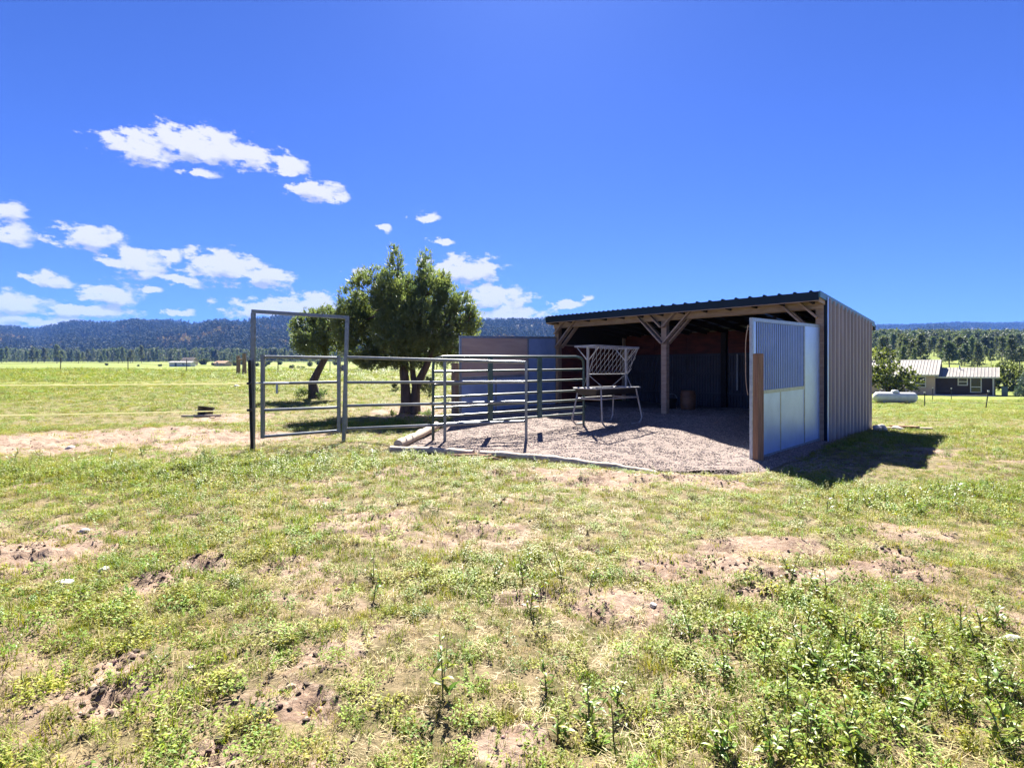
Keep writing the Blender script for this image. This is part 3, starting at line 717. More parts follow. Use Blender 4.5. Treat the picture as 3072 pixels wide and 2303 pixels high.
# stall panels hung from the front corner posts
def stall_panel(r, qa, qb, ztop_far, ztop_near, zb_far, zb_near, covered, label):
    base = W(r, (qa + qb) / 2, (zb_far + zb_near) / 2)
    root = empty('stall_panel', base, label, 'panel')
    L = qa - qb
    def zt(q): return ztop_far + (ztop_near - ztop_far) * (qa - q) / L
    def zb(q): return zb_far + (zb_near - zb_far) * (qa - q) / L
    zm = lambda q: zb(q) + (zt(q) - zb(q)) * .475
    fr = M['galv']
    def barq(q0, z0, q1, z1, w, t, m, name, dr=0):
        b = MB(); b.bar(W(r + dr, q0, z0), W(r + dr, q1, z1), t, w, D3 if abs(q0 - q1) < .01 else UP); return b.build(name, m, root)
    q_strip = qa - L * (.27 if not covered else .33)
    g = .004
    barq(qa, zt(qa) - .03, qb, zt(qb) - .03, .06, .05, fr, 'frame_rail'); barq(qa, zb(qa) + .03, qb, zb(qb) + .03, .06, .05, fr, 'frame_rail')
    barq(qa - .03, zb(qa) + .06, qa - .03, zt(qa) - .06, .05, .05, fr, 'frame_stile')
    barq(qb + .03, zb(qb) + .06, qb + .03, zt(qb) - .06, .05, .05, fr, 'frame_stile')
    barq(q_strip, zb(q_strip) + .06, q_strip, zt(q_strip) - .06, .05, .05, fr, 'frame_stile')
    barq(q_strip - .025, zm(q_strip), qb + .06, zm(qb), .06, .05, fr, 'middle_rail')
    def sheet(q0, q1, zlo, zhi, m, name, dr=-.012, th=.01):
        b = MB(); vs = []
        for rr in (r + dr - th / 2, r + dr + th / 2):
            vs += [W(rr, q0, zlo(q0)), W(rr, q1, zlo(q1)), W(rr, q1, zhi(q1)), W(rr, q0, zhi(q0))]
        b.add(vs, [(0, 1, 2, 3), (7, 6, 5, 4), (0, 4, 5, 1), (1, 5, 6, 2), (2, 6, 7, 3), (3, 7, 4, 0)]); return b.build(name, m, root)
    sheet(qa - .055, q_strip + .025, lambda q: zb(q) + .06, lambda q: zt(q) - .06, M['galv_sheet'], 'sheet')
    qm = (q_strip + qb) / 2
    barq(qm, zb(qm) + .06, qm, zm(qm) - .03, .04, .05, fr, 'mullion')
    sheet(q_strip - .025, qm + .02, lambda q: zb(q) + .06, lambda q: zm(q) - .03, M['galv_sheet'], 'sheet')
    sheet(qm - .02, qb + .055, lambda q: zb(q) + .06, lambda q: zm(q) - .03, M['galv_sheet'], 'sheet')
    if covered:
        sheet(q_strip - .025, qb + .055, lambda q: zm(q) + .03, lambda q: zt(q) - .06, M['pinkply'], 'plywood_board', -.014, .014)
    else:
        n = 27
        for i in range(n):
            q = q_strip - .05 + (qb + .19 - (q_strip - .05)) * i / (n - 1)
            b = MB(); b.tube([W(r, q, zm(q) + .028), W(r, q, zt(q) - .058)], .0125, 6, False); b.build('bar', M['galv_sheet'], root)
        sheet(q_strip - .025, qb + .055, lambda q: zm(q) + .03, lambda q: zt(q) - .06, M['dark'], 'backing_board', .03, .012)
        sheet(qb + .055, qb + .15, lambda q: zm(q) + .03, lambda q: zt(q) - .06, M['galv_sheet'], 'sheet')
    return root
stall_panel(-HB, -.14, -3.70, 2.315, 2.225, -.13, -.15, False, 'galvanised stall panel with vertical bars above blank steel sheets, beside the brown post')
stall_panel(HB, -.12, -3.92, 2.385, 2.245, .20, .16, True, 'steel stall panel faced with pinkish plywood at the end of the shelter by the juniper')

def square_post(name, base, w, h, rot, m, label, cat='post'):
    b = MB(); a = Vector((math.cos(rot), math.sin(rot), 0)); c = Vector((-a.y, a.x, 0)); bb = Vector(base)
    b.box(bb + Vector((0, 0, h / 2 - .15)), w, w, h + .3 - .02, a, c); b.box(bb + Vector((0, 0, h - .005)), w * .93, w * .93, .01, a, c)
    return tag(b.build(name, m, None, base), label, cat)
pp = W(-HB - .12, -3.70, 0); square_post('timber_post', (pp.x, pp.y, -.12), .115, 1.75, R(14), M['treated'], 'orange brown treated timber post at the free end of the barred steel panel')
pp = W(HB + .14, -3.95, 0); square_post('timber_post', (pp.x, pp.y, .12), .14, 1.43, R(40), M['weathered'], 'weathered brown post at the free end of the pink plywood panel')

def hang_cord():
    b = MB(); pts = []
    for i in range(14):
        t = i / 13; q = -3.755; p = W(-HB + .02 + .05 * math.sin(t * 3.1), q - .02 * math.sin(t * 9), 2.1 - t * 1.15); pts.append(p)
    b.tube(pts, .006, 6); tag(b.build('hanging_cord', M['lumber'], None, W(-HB, -3.755, .9)), 'pale cord hanging down the free edge of the barred steel panel', 'cord')
hang_cord()

# ------------------------------------------------------------------ corral panels and gate
def rail_pts(a, b): return [a, a.lerp(b, .5), b]
def green_panel():
    A = Vector((-1.52, 10.4, 0)); B = Vector((1.61, 12.15, 0)); za, zb = wall_gz(A.x, A.y) + .05, wall_gz(B.x, B.y) + .05
    root = empty('corral_panel', (A + B) / 2, 'dark green corral panel with rounded top corners on the gravel before the feeder', 'fence panel')
    zl = [1.617, 1.328, 1.078, .834, .628, .461, .307]; zr = [1.659, 1.375, 1.146, .905, .695, .531, .389]
    at = lambda t, z0, z1: A.lerp(B, t) + Vector((0, 0, z0 + (z1 - z0) * t)); rr = .028
    # top rail bends into the two end uprights
    c = .055; b = MB()
    b.tube([at(0, zl[0] - .20, 0) * 1, at(.004, zl[0] - .10, zl[0] - .1), at(.018, zl[0] - .03, zl[0] - .03), at(c, zl[0], zl[0]), at(.5, (zl[0] + zr[0]) / 2, (zl[0] + zr[0]) / 2),
            at(1 - c, zr[0], zr[0]), at(.982, zr[0] - .03, zr[0] - .03), at(.996, zr[0] - .1, zr[0] - .1), at(1, 0, zr[0] - .2)], rr, 10)
    b.build('top_rail', M['green_pipe'], root)
    for k in range(1, 7):
        b = MB(); b.tube([at(.004, zl[k], zl[k]), at(.5, (zl[k] + zr[k]) / 2, (zl[k] + zr[k]) / 2), at(.996, zr[k], zr[k])], .023, 8); b.build('rail', M['green_pipe'], root)
    b = MB(); b.tube([Vector((A.x, A.y, za - .06)), at(0, zl[0] - .2, 0)], rr, 8); b.build('upright', M['green_pipe'], root)
    b = MB(); b.tube([Vector((B.x, B.y, zb - .06)), at(1, 0, zr[0] - .2)], rr, 8); b.build('upright', M['green_pipe'], root)
    d = (B - A).normalized()
    for t in (.345, .675):
        p = A.lerp(B, t); z0 = zl[6] + (zr[6] - zl[6]) * t - .03; z1 = zl[0] + (zr[0] - zl[0]) * t
        b = MB(); b.box(p + Vector((0, 0, (z0 + z1) / 2)) , .095, .05, z1 - z0, d, d.cross(UP)); b.build('stay_plate', M['green_pipe'], root)
    for (e, zz) in ((A, zl), (B, zr)):
        for k in (2, 5):
            s = -1 if e is A else 1
            b = MB(); b.tube([e + Vector((0, 0, zz[k] + .03)), e + d * s * .07 + Vector((0, 0, zz[k] + .03)), e + d * s * .07 + Vector((0, 0, zz[k] - .03))], .009, 6); b.build('pin_lug', M['green_pipe'], root)
green_panel()

GL = Vector((-4.485, 9.34, 0)); GR = Vector((-3.17, 10.16, 0))
def gate():
    zL, zR = gz(GL.x, GL.y), gz(GR.x, GR.y)
    root = empty('bow_gate', (GL + GR) / 2, 'tall grey pipe bow gate with closed four rail gate under its crossbar', 'gate')
    m = M['pipe']; topL = Vector((GL.x + .01, GL.y, 2.375)); topR = Vector((GR.x + .07, GR.y, 2.35))
    for (p, t, z) in ((GL, topL, zL), (GR, topR, zR)):
        b = MB(); b.bar(Vector((p.x, p.y, z - .15)), t - Vector((0, 0, .031)), .062, .062, (0, 1, 0)); b.build('post', m, root)
    b = MB(); b.bar(topL + (topL - topR).normalized() * .031, topR + (topR - topL).normalized() * .031, .06, .06); b.build('header', m, root)
    d = (GR - GL).normalized(); a = GL + d * .16; c = GR - d * .085
    zl = [1.593, 1.124, .66, .20]; zr = [1.588, 1.136, .662, .225]
    for k in range(4):
        b = MB(); b.tube([a + Vector((0, 0, zl[k])), c + Vector((0, 0, zr[k]))], .027, 10); b.build('gate_rail', m, root)
    for (p, z0, z1) in ((a, zl[3] - .03, zl[0] + .035), (c, zr[3] - .03, zr[0] + .035)):
        b = MB(); b.bar(p + Vector((0, 0, z0)), p + Vector((0, 0, z1)), .058, .058, (0, 1, 0)); b.build('gate_stile', m, root)
    n = d.cross(UP)
    b = MB(); b.tube([a - d * .12 + n * .045 + Vector((0, 0, 1.135)), a + d * .42 + n * .045 + Vector((0, 0, 1.13))], .014, 6); la = b.build('latch', M['galv'], root)
    b = MB(); b.bar(a + d * .22 + n * .06 + Vector((0, 0, 1.115)), a + d * .22 + n * .06 + Vector((0, 0, .95)), .035, .02, (0, 1, 0)); b.build('latch_handle', M['galv'], root)
    for z in (1.40, .42):
        b = MB(); b.tube([GR + Vector((.005, 0, z - .06)), GR + Vector((.005, 0, z + .06))], .048, 10); b.build('hinge', m, root)
        b = MB(); b.bar(GR + Vector((0, 0, z)), c + Vector((0, 0, z)), .03, .03); b.build('hinge_arm', m, root)
gate()

def grey_panel():
    A = GR + Vector((.05, -.02, 0)); B = Vector((.27, 10.32, 0)); m = M['pipe']
    root = empty('corral_panel', (A + B) / 2, 'grey four rail pipe panel joined to the tall bow gate', 'fence panel')
    zl = [1.598, 1.128, .689, .256]; zr = [1.506, 1.131, .756, .384]
    for k in range(4):
        b = MB(); b.tube([A + Vector((0, 0, zl[k])), B + Vector((0, 0, zr[k]))], .027 if k else .030, 10); b.build('rail', m, root)
    def up(t, z0, z1):
        p = A.lerp(B, t); b = MB(); b.bar(p + Vector((0, -.004, z0)), p + Vector((0, -.004, z1)), .052, .052, (0, 1, 0)); b.build('upright', m, root)
    z = lambda t: gz(*(A.lerp(B, t).xy))
    up(0, zl[3] - .04, zl[0] + .03)
    up(.545, wall_gz(*(A.lerp(B, .545).xy)) - .05, (zl[0] + zr[0]) / 2 - .032); up(1, wall_gz(B.x, B.y) - .1, zr[0] + .03)
grey_panel()

# steel post and electric rope left of the gate
def rope_fence():
    top = P(748, 1080, 9.25); bot = P(757, 1356, 9.25); bot.z = gz(bot.x, bot.y) - .2
    root = empty('steel_fence_post', (bot.x, bot.y, gz(bot.x, bot.y)), 'leaning black steel fence post standing tight against the tall bow gate', 'post')
    b = MB(); b.bar(bot, top, .05, .012, (0, 1, 0)); b.bar(bot + Vector((0, -.021, 0)), top + Vector((0, -.021, 0)), .012, .03, (0, 1, 0)); b.build('shaft', M['black'], root)
    for (py, z1, lab) in ((1150, 1.19, 'upper cream electric fence rope running to the leaning black steel post'), (1230, .73, 'lower cream electric fence rope running to the leaning black steel post')):
        p = P(752, py, 9.25)
        b = MB(); b.tube([p + Vector((-.045, -.03, 0)), p + Vector((.03, -.03, 0))], .022, 8); b.build('insulator', M['black'], root)
        e = Vector((-13.0, 6.75, z1 + .02)); pts = []
        for i in range(24):
            t = i / 23; q = (p + Vector((-.04, -.03, 0))).lerp(e, t); q.z += -.10 * math.sin(math.pi * t) * .4; pts.append(q)
        b = MB(); b.tube(pts, .0075, 6); tag(b.build('fence_rope', M['tape'], None, p), lab, 'rope')
rope_fence()

# ------------------------------------------------------------------ hay feeder
def feeder():
    u = S3.copy(); v = Vector((.702, -.712, 0)); c0 = Vector((1.62, 11.62, 0)); L = 1.5
    z0 = float(padz(2.1, 12.1)); root = empty('hay_feeder', c0 + u * L / 2 + Vector((0, 0, z0)), 'white steel hay feeder with diamond mesh rack above a shallow feed tray', 'feeder')
    pt = lambda a, b_, z: c0 + u * a + v * b_ + Vector((0, 0, z)); m = M['feeder']
    # tray
    zt = .965; wv = .32; e0, e1 = -.08, L + .08
    b = MB(); rim = [pt(e0, -wv, zt), pt(e1, -wv, zt), pt(e1, wv, zt), pt(e0, wv, zt), pt(e0, -wv, zt)]
    for i in range(4): b.tube([rim[i], rim[i + 1]], .017, 8)
    b.build('tray_rim', m, root)
    b = MB(); zb = .82; o = [pt(e0 + .01, -wv + .01, zt), pt(e1 - .01, -wv + .01, zt), pt(e1 - .01, wv - .01, zt), pt(e0 + .01, wv - .01, zt)]
    i_ = [pt(e0 + .08, -wv + .1, zb), pt(e1 - .08, -wv + .1, zb), pt(e1 - .08, wv - .1, zb), pt(e0 + .08, wv - .1, zb)]
    b.add(o + i_, [(0, 1, 5, 4), (1, 2, 6, 5), (2, 3, 7, 6), (3, 0, 4, 7), (4, 5, 6, 7)]); b.build('tray', M['black'], root)
    # end uprights, rack frame
    for a in (0.02, L - .02):
        b = MB(); b.bar(pt(a, 0, zt - .02), pt(a, 0, 1.86), .042, .042, v); b.build('upright', m, root)
        for s in (-1, 1):
            b = MB(); b.tube([pt(a, s * .30, 1.86), pt(a, 0.0, 1.55)], .011, 6); b.build('rack_strut', m, root)
            b = MB(); b.tube([pt(a + (.2 if a < 1 else -.2), s * .28, zt), pt(a, 0, 1.27)], .008, 6); b.build('tray_strut', m, root)
    b = MB(); top = [pt(-.06, -.29, 1.875), pt(L + .06, -.29, 1.875), pt(L + .06, .29, 1.875), pt(-.06, .29, 1.875)]
    for k in range(4): b.bar(top[k], top[(k + 1) % 4], .03, .04)
    b.build('rack_frame', m, root)
    # diamond mesh on both faces of the V
    for s in (1,):
        lo = lambda a: pt(a, s * .03, 1.27); hi = lambda a: pt(a, s * .28, 1.86)
        b = MB(); b.tube([lo(0), lo(L)], .011, 6); b.build('rack_rail', m, root)
        n = 10; sp = L / n; run = .36
        for k in range(-3, n + 4):
            for sg in (1, -1):
                a0 = k * sp; a1 = a0 + sg * run; t0, t1 = 0., 1.
                if a1 < -.08: t1 = (a0 + .08) / (a0 - a1) if a0 > -.08 else 0
                if a1 > L + .08: t1 = (L + .08 - a0) / (a1 - a0) if a0 < L + .08 else 0
                if a0 < -.0: t0 = max(t0, (-.0 - a0) / (a1 - a0)) if a1 > 0 else 1
                if a0 > L: t0 = max(t0, (L - a0) / (a1 - a0)) if a1 < L else 1
                if t1 - t0 < .08: continue
                f = lambda t: lo(a0 + (a1 - a0) * t).lerp(hi(a0 + (a1 - a0) * t), t)
                b = MB(); b.tube([f(t0), f(t1)], .0042, 5, False); b.build('mesh_rod', m, root)
        for a in (-.0, L):
            b = MB(); b.tube([lo(a), hi(a - .05 if a == 0 else a + .05)], .009, 5); b.build('rack_strut', m, root)
    # two legs at each end, joined by curved runners
    for s in (-1, 1):
        pa = pt(.08, s * .30, zt); pb = pt(L - .08, s * .30, zt)
        fa = pt(-.02, s * .40, z0 + .16); fb = pt(L + .02, s * .40, z0 + .16)
        for (p, f_, sg) in ((pa, fa, 1), (pb, fb, -1)):
            b = MB(); g = z0 + .018
            b.tube([p, p.lerp(f_, .55) , f_, f_ + u * sg * .04 - Vector((0, 0, .07)), f_ + u * sg * .12 - Vector((0, 0, .13)), Vector(((f_ + u * sg * .22).x, (f_ + u * sg * .22).y, g + .008)), Vector(((f_ + u * sg * .42).x, (f_ + u * sg * .42).y, g + .008))], .019, 8)
            b.build('leg', m, root)
        b = MB(); b.tube([pa.lerp(fa, .33), pb.lerp(fb, .33)], .016, 6); b.build('side_brace', m, root)
    for a, t in ((.06, .33), (L - .06, .33)):
        q0 = pt(a - .03 if a < 1 else a + .03, -.335, .74); q1 = pt(a - .03 if a < 1 else a + .03, .335, .74)
        b = MB(); b.tube([q0, q1], .018, 6); b.build('end_brace', m, root)
feeder()

# barrel and tub inside and beside
def barrel():
    x, y = 5.12, 15.7; z = float(padz(x, y)); b = MB()
    root = empty('barrel', (x, y, z), 'brown plastic barrel standing against the shaded back wall of the shelter', 'barrel')
    b.lathe((x, y, z - .01), [(0, 0), (.19, 0), (.2, .03), (.215, .15), (.22, .28), (.215, .42), (.2, .53), (.185, .56), (0, .555)], 20); b.build('body', M['barrel'], root)
    for zz in (.14, .42):
        b = MB(); b.lathe((x, y, z + zz), [(.213, -.02), (.226, -.012), (.226, .012), (.213, .02)], 20); b.build('hoop', M['barrel'], root)
    x, y = 4.72, 15.95; z = float(padz(x, y)); root = empty('bucket', (x, y, z), 'dark feed bucket beside the brown barrel in the shelter', 'bucket')
    b = MB(); b.lathe((x, y, z - .01), [(0, 0), (.11, 0), (.145, .30), (.152, .30), (.152, .32), (.135, .32), (.10, .03), (0, .03)], 18); b.build('body', M['dark'], root)
    b = MB(); b.tube([(x - .15, y, z + .30), (x - .11, y, z + .41), (x, y, z + .45), (x + .11, y, z + .41), (x + .15, y, z + .30)], .006, 5); b.build('handle', M['galv'], root)
barrel()
def tub():
    x, y = P(614, 1240, 15.6).xy; z = gz(x, y); root = empty('feed_tub', (x, y, z), 'black rubber feed tub lying tilted on its side in the field beyond the ropes', 'tub')
    ax = Vector((.10, .16, .98)); b = MB()
    b.lathe((x, y, z - .01), [(0, 0), (.185, 0), (.20, .08), (.21, .24), (.225, .245), (.225, .265), (.2, .265), (.185, .03), (0, .03)], 20, ax); b.build('body', M['black'], root)
    for s in (-1, 1):
        b = MB(); b.tube([(x + s * .21, y - .03, z + .15), (x + s * .26, y - .03, z + .16), (x + s * .26, y + .03, z + .16), (x + s * .21, y + .03, z + .15)], .012, 6); b.build('handle', M['black'], root)
    b = MB(); b.bar((x - .45, y - .35, z + .02), (x + .62, y - .25, z + .03), .07, .05); tag(b.build('plank', M['log'], None, (x, y - .3, z)), 'pale short plank lying in the grass before the black tub', 'plank')
tub()

# ------------------------------------------------------------------ landscape logs along the pad
def log(name, pts, r, m, label, cat='log', seed=1):
    rnd = random.Random(seed); b = MB(); P_ = []; n = len(pts)
    for i in range(n - 1):
        for k in range(6):
            t = k / 6; P_.append(Vector(pts[i]).lerp(Vector(pts[i + 1]), t))
    P_.append(Vector(pts[-1])); rs = [r * rnd.uniform(.86, 1.12) for _ in P_]
    P_ = [p + Vector((rnd.uniform(-.008, .008), rnd.uniform(-.012, .012), rnd.uniform(-.008, .008))) for p in P_]
    b.tube(P_, rs, 12); o = b.build(name, m, None, pts[0]); return tag(o, label, cat)
zf = lambda x, y: wall_gz(x, y)
log('border_log', [(-1.98, 9.38, zf(-1.98, 9.38) + .13), (-1.86, 10.6, zf(-1.86, 10.6) + .12), (-1.72, 12.2, zf(-1.72, 12.2) + .13)], .085, M['log'], 'thick bleached log edging the gravel next to the grey pipe panel', seed=3)
for k, (t0, t1) in enumerate(((.05, .075), (.115, .135))):
    a, c = Vector((-1.98, 9.38, zf(-1.98, 9.38) + .13)), Vector((-1.86, 10.6, zf(-1.86, 10.6) + .12))
log('border_log', [(-2.05, 9.12, zf(-2.05, 9.12) + .06), (-1.2, 8.86, zf(-1.2, 8.86) + .07), (-.62, 8.68, zf(-.62, 8.68) + .07)], .062, M['log'], 'short bleached log at the corner of the gravel pad with a split end', seed=5)
log('border_log', [(-.5, 8.62, zf(-.5, 8.62) + .07), (.5, 8.27, zf(.5, 8.27) + .06), (1.4, 7.98, zf(1.4, 7.98) + .045), (2.1, 7.86, zf(2.1, 7.86) - .02)], .062, M['log'], 'long bleached log half sunk in gravel along the front of the pad', seed=7)
for k, (a, c, lab) in enumerate((((-1.05, 8.70), (-.1, 8.42), 'long split brown splinter of wood under the broken border log'), ((-.8, 8.79), (-.45, 8.68), 'short broken brown stub between the two front border logs'), ((-.62, 8.50), (.0, 8.50), 'thin split brown stick lying against the long border log'), ((-.42, 8.1), (-.15, 8.05), 'small loose chip of wood on the dirt before the border logs'))):
    z0_, z1_ = gz(*a) + .035, gz(*c) + .05
    b = MB(); mid = (Vector((*a, z0_)) + Vector((*c, z1_))) / 2 + Vector((0, .01, .01)); b.tube([(*a, z0_), mid, (*c, z1_)], [.012, .034, .008], 6)
    tag(b.build('wood_splinter', M['splinter'], None, (*a, z0_)), lab, 'wood')

# ------------------------------------------------------------------ stones
def stone(x, y, s, label, sq=.55, group=None):
    import bmesh
    bm = bmesh.new(); bmesh.ops.create_icosphere(bm, subdivisions=3, radius=1); rnd = random.Random(int(x * 1000 + y * 77)); ph = [rnd.uniform(0, 6) for _ in range(6)]
    ax_, ay_ = rnd.uniform(.9, 1.4), rnd.uniform(.7, 1)
    for v in bm.verts:
        n = 1 + .14 * math.sin(v.co.x * 3 + ph[0]) + .12 * math.sin(v.co.y * 4 + ph[1]) + .1 * math.sin(v.co.z * 5 + ph[2] + v.co.x * 2)
        v.co = Vector((v.co.x * ax_, v.co.y * ay_, v.co.z * sq)) * n * s
    me = bpy.data.meshes.new('stone'); bm.to_mesh(me); bm.free(); me.polygons.foreach_set('use_smooth', [True] * len(me.polygons))
    o = add_obj('stone', me, M['stone']); o.location = (x, y, gz(x, y) + s * sq * .35); tag(o, label, 'stone', group)
for (px, py, s, lab) in [(190, 1738, .05, 'largest white stone at the edge of the bare patch of pink soil'), (250, 1588, .038, 'white stone at the far tip of the bare patch of pink soil'), (310, 1705, .035, 'flat pale stone in thin grass beside the bare pink soil'),
        (212, 1337, .07, 'pale stone lying on the dirt path beyond the ropes'), (570, 2002, .018, 'small pale stone in grass next to the deep hoof hole'), (3040, 1925, .035, 'small white stone in the weeds facing the shelter shadow'), (1960, 1815, .025, 'pale stone on dry soil beyond the tall leafy weeds')]:
    x, y = fg_px(px, py); stone(x, y, s, lab)
x, y = P(711, 1158, 26).xy; stone(x, y, .14, 'lone white stone in the green field beyond the ropes')
# rubble at the back corner of the shelter
for k, (dr, dq, s, lab) in enumerate([(-.35, 3.6, .16, 'squarish pale stone against the rear foot of the ribbed wall'), (-.72, 3.78, .12, 'round pale stone outside the rear corner of the ribbed wall'), (-.5, 3.25, .09, 'small stone along the foot of the ribbed wall')]):
    p = W(-HB + dr, dq, 0); stone(p.x, p.y, s, lab, .7)
for k, (a, c, lab) in enumerate([((-.35, 3.95), (-1.35, 4.15), 'weathered board lying at the rear corner of the ribbed wall'), ((-.5, 4.1), (-1.1, 3.85), 'reddish board lying across another at the rear corner of the shelter')]):
    p0 = W(-HB + a[0], a[1], 0); p1 = W(-HB + c[0], c[1], 0); z0_, z1_ = gz(p0.x, p0.y) + .04 + .05 * k, gz(p1.x, p1.y) + .06 + .05 * k
    b = MB(); b.bar((p0.x, p0.y, z0_), (p1.x, p1.y, z1_), .14, .04); tag(b.build('loose_board', M['log'] if k == 0 else M['splinter'], None, (p0.x, p0.y, z0_)), lab, 'board')

# ------------------------------------------------------------------ trees and shrubs
def sprays(centers, dirs, n_tri, ln, w, rng, spread=.7):
    """leaf sprays: narrow triangles fanning from each centre; returns vertex and face arrays"""
    N = len(centers); c = np.repeat(centers, n_tri, 0); d = np.repeat(dirs, n_tri, 0)
    d = d + rng.normal(0, spread, d.shape); d /= np.linalg.norm(d, axis=1, keepdims=True) + 1e-9
    s = np.cross(d, rng.normal(0, 1, d.shape)); s /= np.linalg.norm(s, axis=1, keepdims=True) + 1e-9
    l = ln * rng.uniform(.5, 1.2, (N * n_tri, 1)); ww = w * rng.uniform(.6, 1.3, (N * n_tri, 1))
    c = c + rng.normal(0, ln * .25, c.shape)
    v = np.stack([c - s * ww, c + s * ww, c + d * l * .65 + s * ww * .8, c + d * l], 1).reshape(-1, 3)
    f = np.arange(N * n_tri * 4).reshape(-1, 4)
    return v, f

def lobed_crown(lobes, per, rng, shell=.5, gap=.47, gscale=1.6):
    cs = []; ds = []
    for (c, r) in lobes:
        c = np.array(c, float); r = np.array(r, float); vol = (r[0] * r[1] * r[2]) ** (2 / 3)
        n = int(per * vol)
        d = rng.normal(0, 1, (n, 3)); d /= np.linalg.norm(d, axis=1, keepdims=True)
        rr = shell + (1 - shell) * rng.random((n, 1)) ** .6
        bump = 1 + .35 * (fbm(d[:, 0] * 2.2 + c[0] * 3, d[:, 2] * 2.2 + d[:, 1] * 2 + c[2], 7, 3) - .5)[:, None]
        p = c + d * r * rr * bump
        g = fbm(p[:, 0] * gscale + 3 * p[:, 1], p[:, 2] * gscale * 1.4 + p[:, 1], 13, 3)
        k = g > gap - .13 * rng.random(n) if gap > 0 else np.ones(n, bool)
        o = d * .6 + np.array([0, 0, .75]); cs.append(p[k]); ds.append(o[k])
    return np.vstack(cs), np.vstack(ds)

def juniper(x, y, z, trunks, lobes, per, nt_, ln, w, label, seed, low=()):
    rng = np.random.default_rng(seed); rnd = random.Random(seed)
    root = empty('juniper_tree', (x, y, z), label, 'tree', None)
    b = MB()
    for (pts, rs) in trunks: b.tube([Vector(p) + Vector((x, y, z)) for p in pts], rs, 10)
    # limbs to the lobes
    for (c, r) in lobes:
        base = min((Vector(pts[-1]) for pts, rs in trunks), key=lambda q: (q - Vector(c)).length)
        mid = base.lerp(Vector(c), .5) + Vector((rnd.uniform(-.1, .1), rnd.uniform(-.1, .1), .1)); o = Vector((x, y, z))
        b.tube([base + o, mid + o, Vector(c) + o], [.055, .04, .018], 6)
        for k in range(5):
            d = Vector((rnd.gauss(0, 1), rnd.gauss(0, 1), rnd.gauss(.3, 1))).normalized(); tip = Vector(c) + Vector((d.x * r[0], d.y * r[1], d.z * r[2])) * .9
            b.tube([mid.lerp(Vector(c), rnd.uniform(.3, 1)) + o, tip + o], [.02, .006], 5)
    b.build('trunk', M['bark'], root)
    c, d = lobed_crown(lobes, per, rng, .36, .45); 
    v, f = sprays(c, d, nt_, ln, w, rng)
    o = add_obj('crown', np_mesh('crown', v, f, False), M['juniper'], root)
    if low:
        c, d = lobed_crown(low, per * .8, rng, .2, 0); v, f = sprays(c, d, nt_, ln * .8, w, rng); add_obj('low_shoots', np_mesh('low_shoots', v, f, False), M['juniper'], root)
    return root

jy = 16.3; jx = (1228 - CX) / F * jy; jz = gz(jx, jy)
def jl(px, py, rx, rz, dy=0, ry=None):      # lobe from picture size at the tree's own distance
    p = P(px, py, jy); return ((p.x - jx, dy, p.z - jz), (rx / F * jy, (ry or rx) / F * jy, rz / F * jy))
big_lobes = [jl(1225, 862, 36, 40), jl(1225, 1085, 75, 26, .1), jl(1075, 945, 55, 60, .2), jl(1250, 960, 80, 60, -.8), jl(1185, 808, 24, 76), jl(1270, 812, 26, 66, .3), jl(1150, 850, 22, 50, .2), jl(1330, 850, 20, 45, .1), jl(1120, 865, 62, 62, -.2), jl(1045, 905, 45, 70, .3), jl(1200, 900, 80, 70, -.5), jl(1300, 880, 52, 65, -.3), jl(1330, 900, 50, 70, .5),
             jl(1385, 930, 48, 55, 0), jl(1410, 965, 36, 42, -.3), jl(1060, 980, 60, 60, -.4), jl(1130, 990, 80, 62, .5), jl(1215, 1000, 90, 68, -.7), jl(1300, 985, 80, 62, -.3), jl(1375, 1010, 55, 50, .2),
             jl(1090, 1050, 65, 42, 0), jl(1180, 1060, 80, 42, .5), jl(1270, 1050, 80, 40, .4), jl(1350, 1050, 55, 40, -.2), jl(1240, 935, 90, 70, .9), jl(1160, 940, 80, 70, 1.0), jl(1320, 1075, 50, 28, .3), jl(1120, 1085, 55, 24, -.1)]
t1 = [(-.10, 0, -.15), (-.09, 0, .3), (-.12, 0, .8), (-.18, .05, 1.3), (-.15, .1, 2.1), (-.05, .1, 3.2)]
t2 = [(.16, .02, -.15), (.17, .02, .35), (.20, 0, .75), (.33, -.02, 1.05), (.55, -.05, 1.5), (.8, 0, 2.3)]
t3 = [(.19, .02, .75), (.1, .1, 1.1), (.05, .1, 1.6)]
juniper(jx, jy, jz, [(t1, [.24, .17, .14, .13, .10, .05]), (t2, [.22, .15, .13, .12, .10, .05]), (t3, [.10, .09, .06])], big_lobes, 1250, 9, .13, .014,
        'large twin trunked juniper tree behind the grey pipe panel', 41, [jl(1290, 1160, 22, 26, -.3), jl(1190, 1165, 10, 14, -.3), jl(1285, 1240, 16, 10, -.3), jl(1185, 1242, 12, 10, -.3)])
sy = 21.5; sx = (945 - CX) / F * sy; sz_ = gz(sx, sy)
def sl(px, py, rx, rz, dy=0):
    p = P(px, py, sy); return ((p.x - sx, dy, p.z - sz_), (rx / F * sy, rx / F * sy, rz / F * sy))
small_lobes = [sl(915, 985, 45, 42, 0), sl(960, 970, 50, 42, .4), sl(1000, 985, 42, 45, -.3), sl(900, 1025, 38, 36, .2), sl(945, 1030, 52, 36, -.4), sl(1000, 1030, 45, 36, .3), sl(960, 1055, 45, 22, 0), sl(925, 950, 28, 24, .3), sl(985, 945, 30, 24, -.2), sl(1030, 1020, 30, 40, .4)]
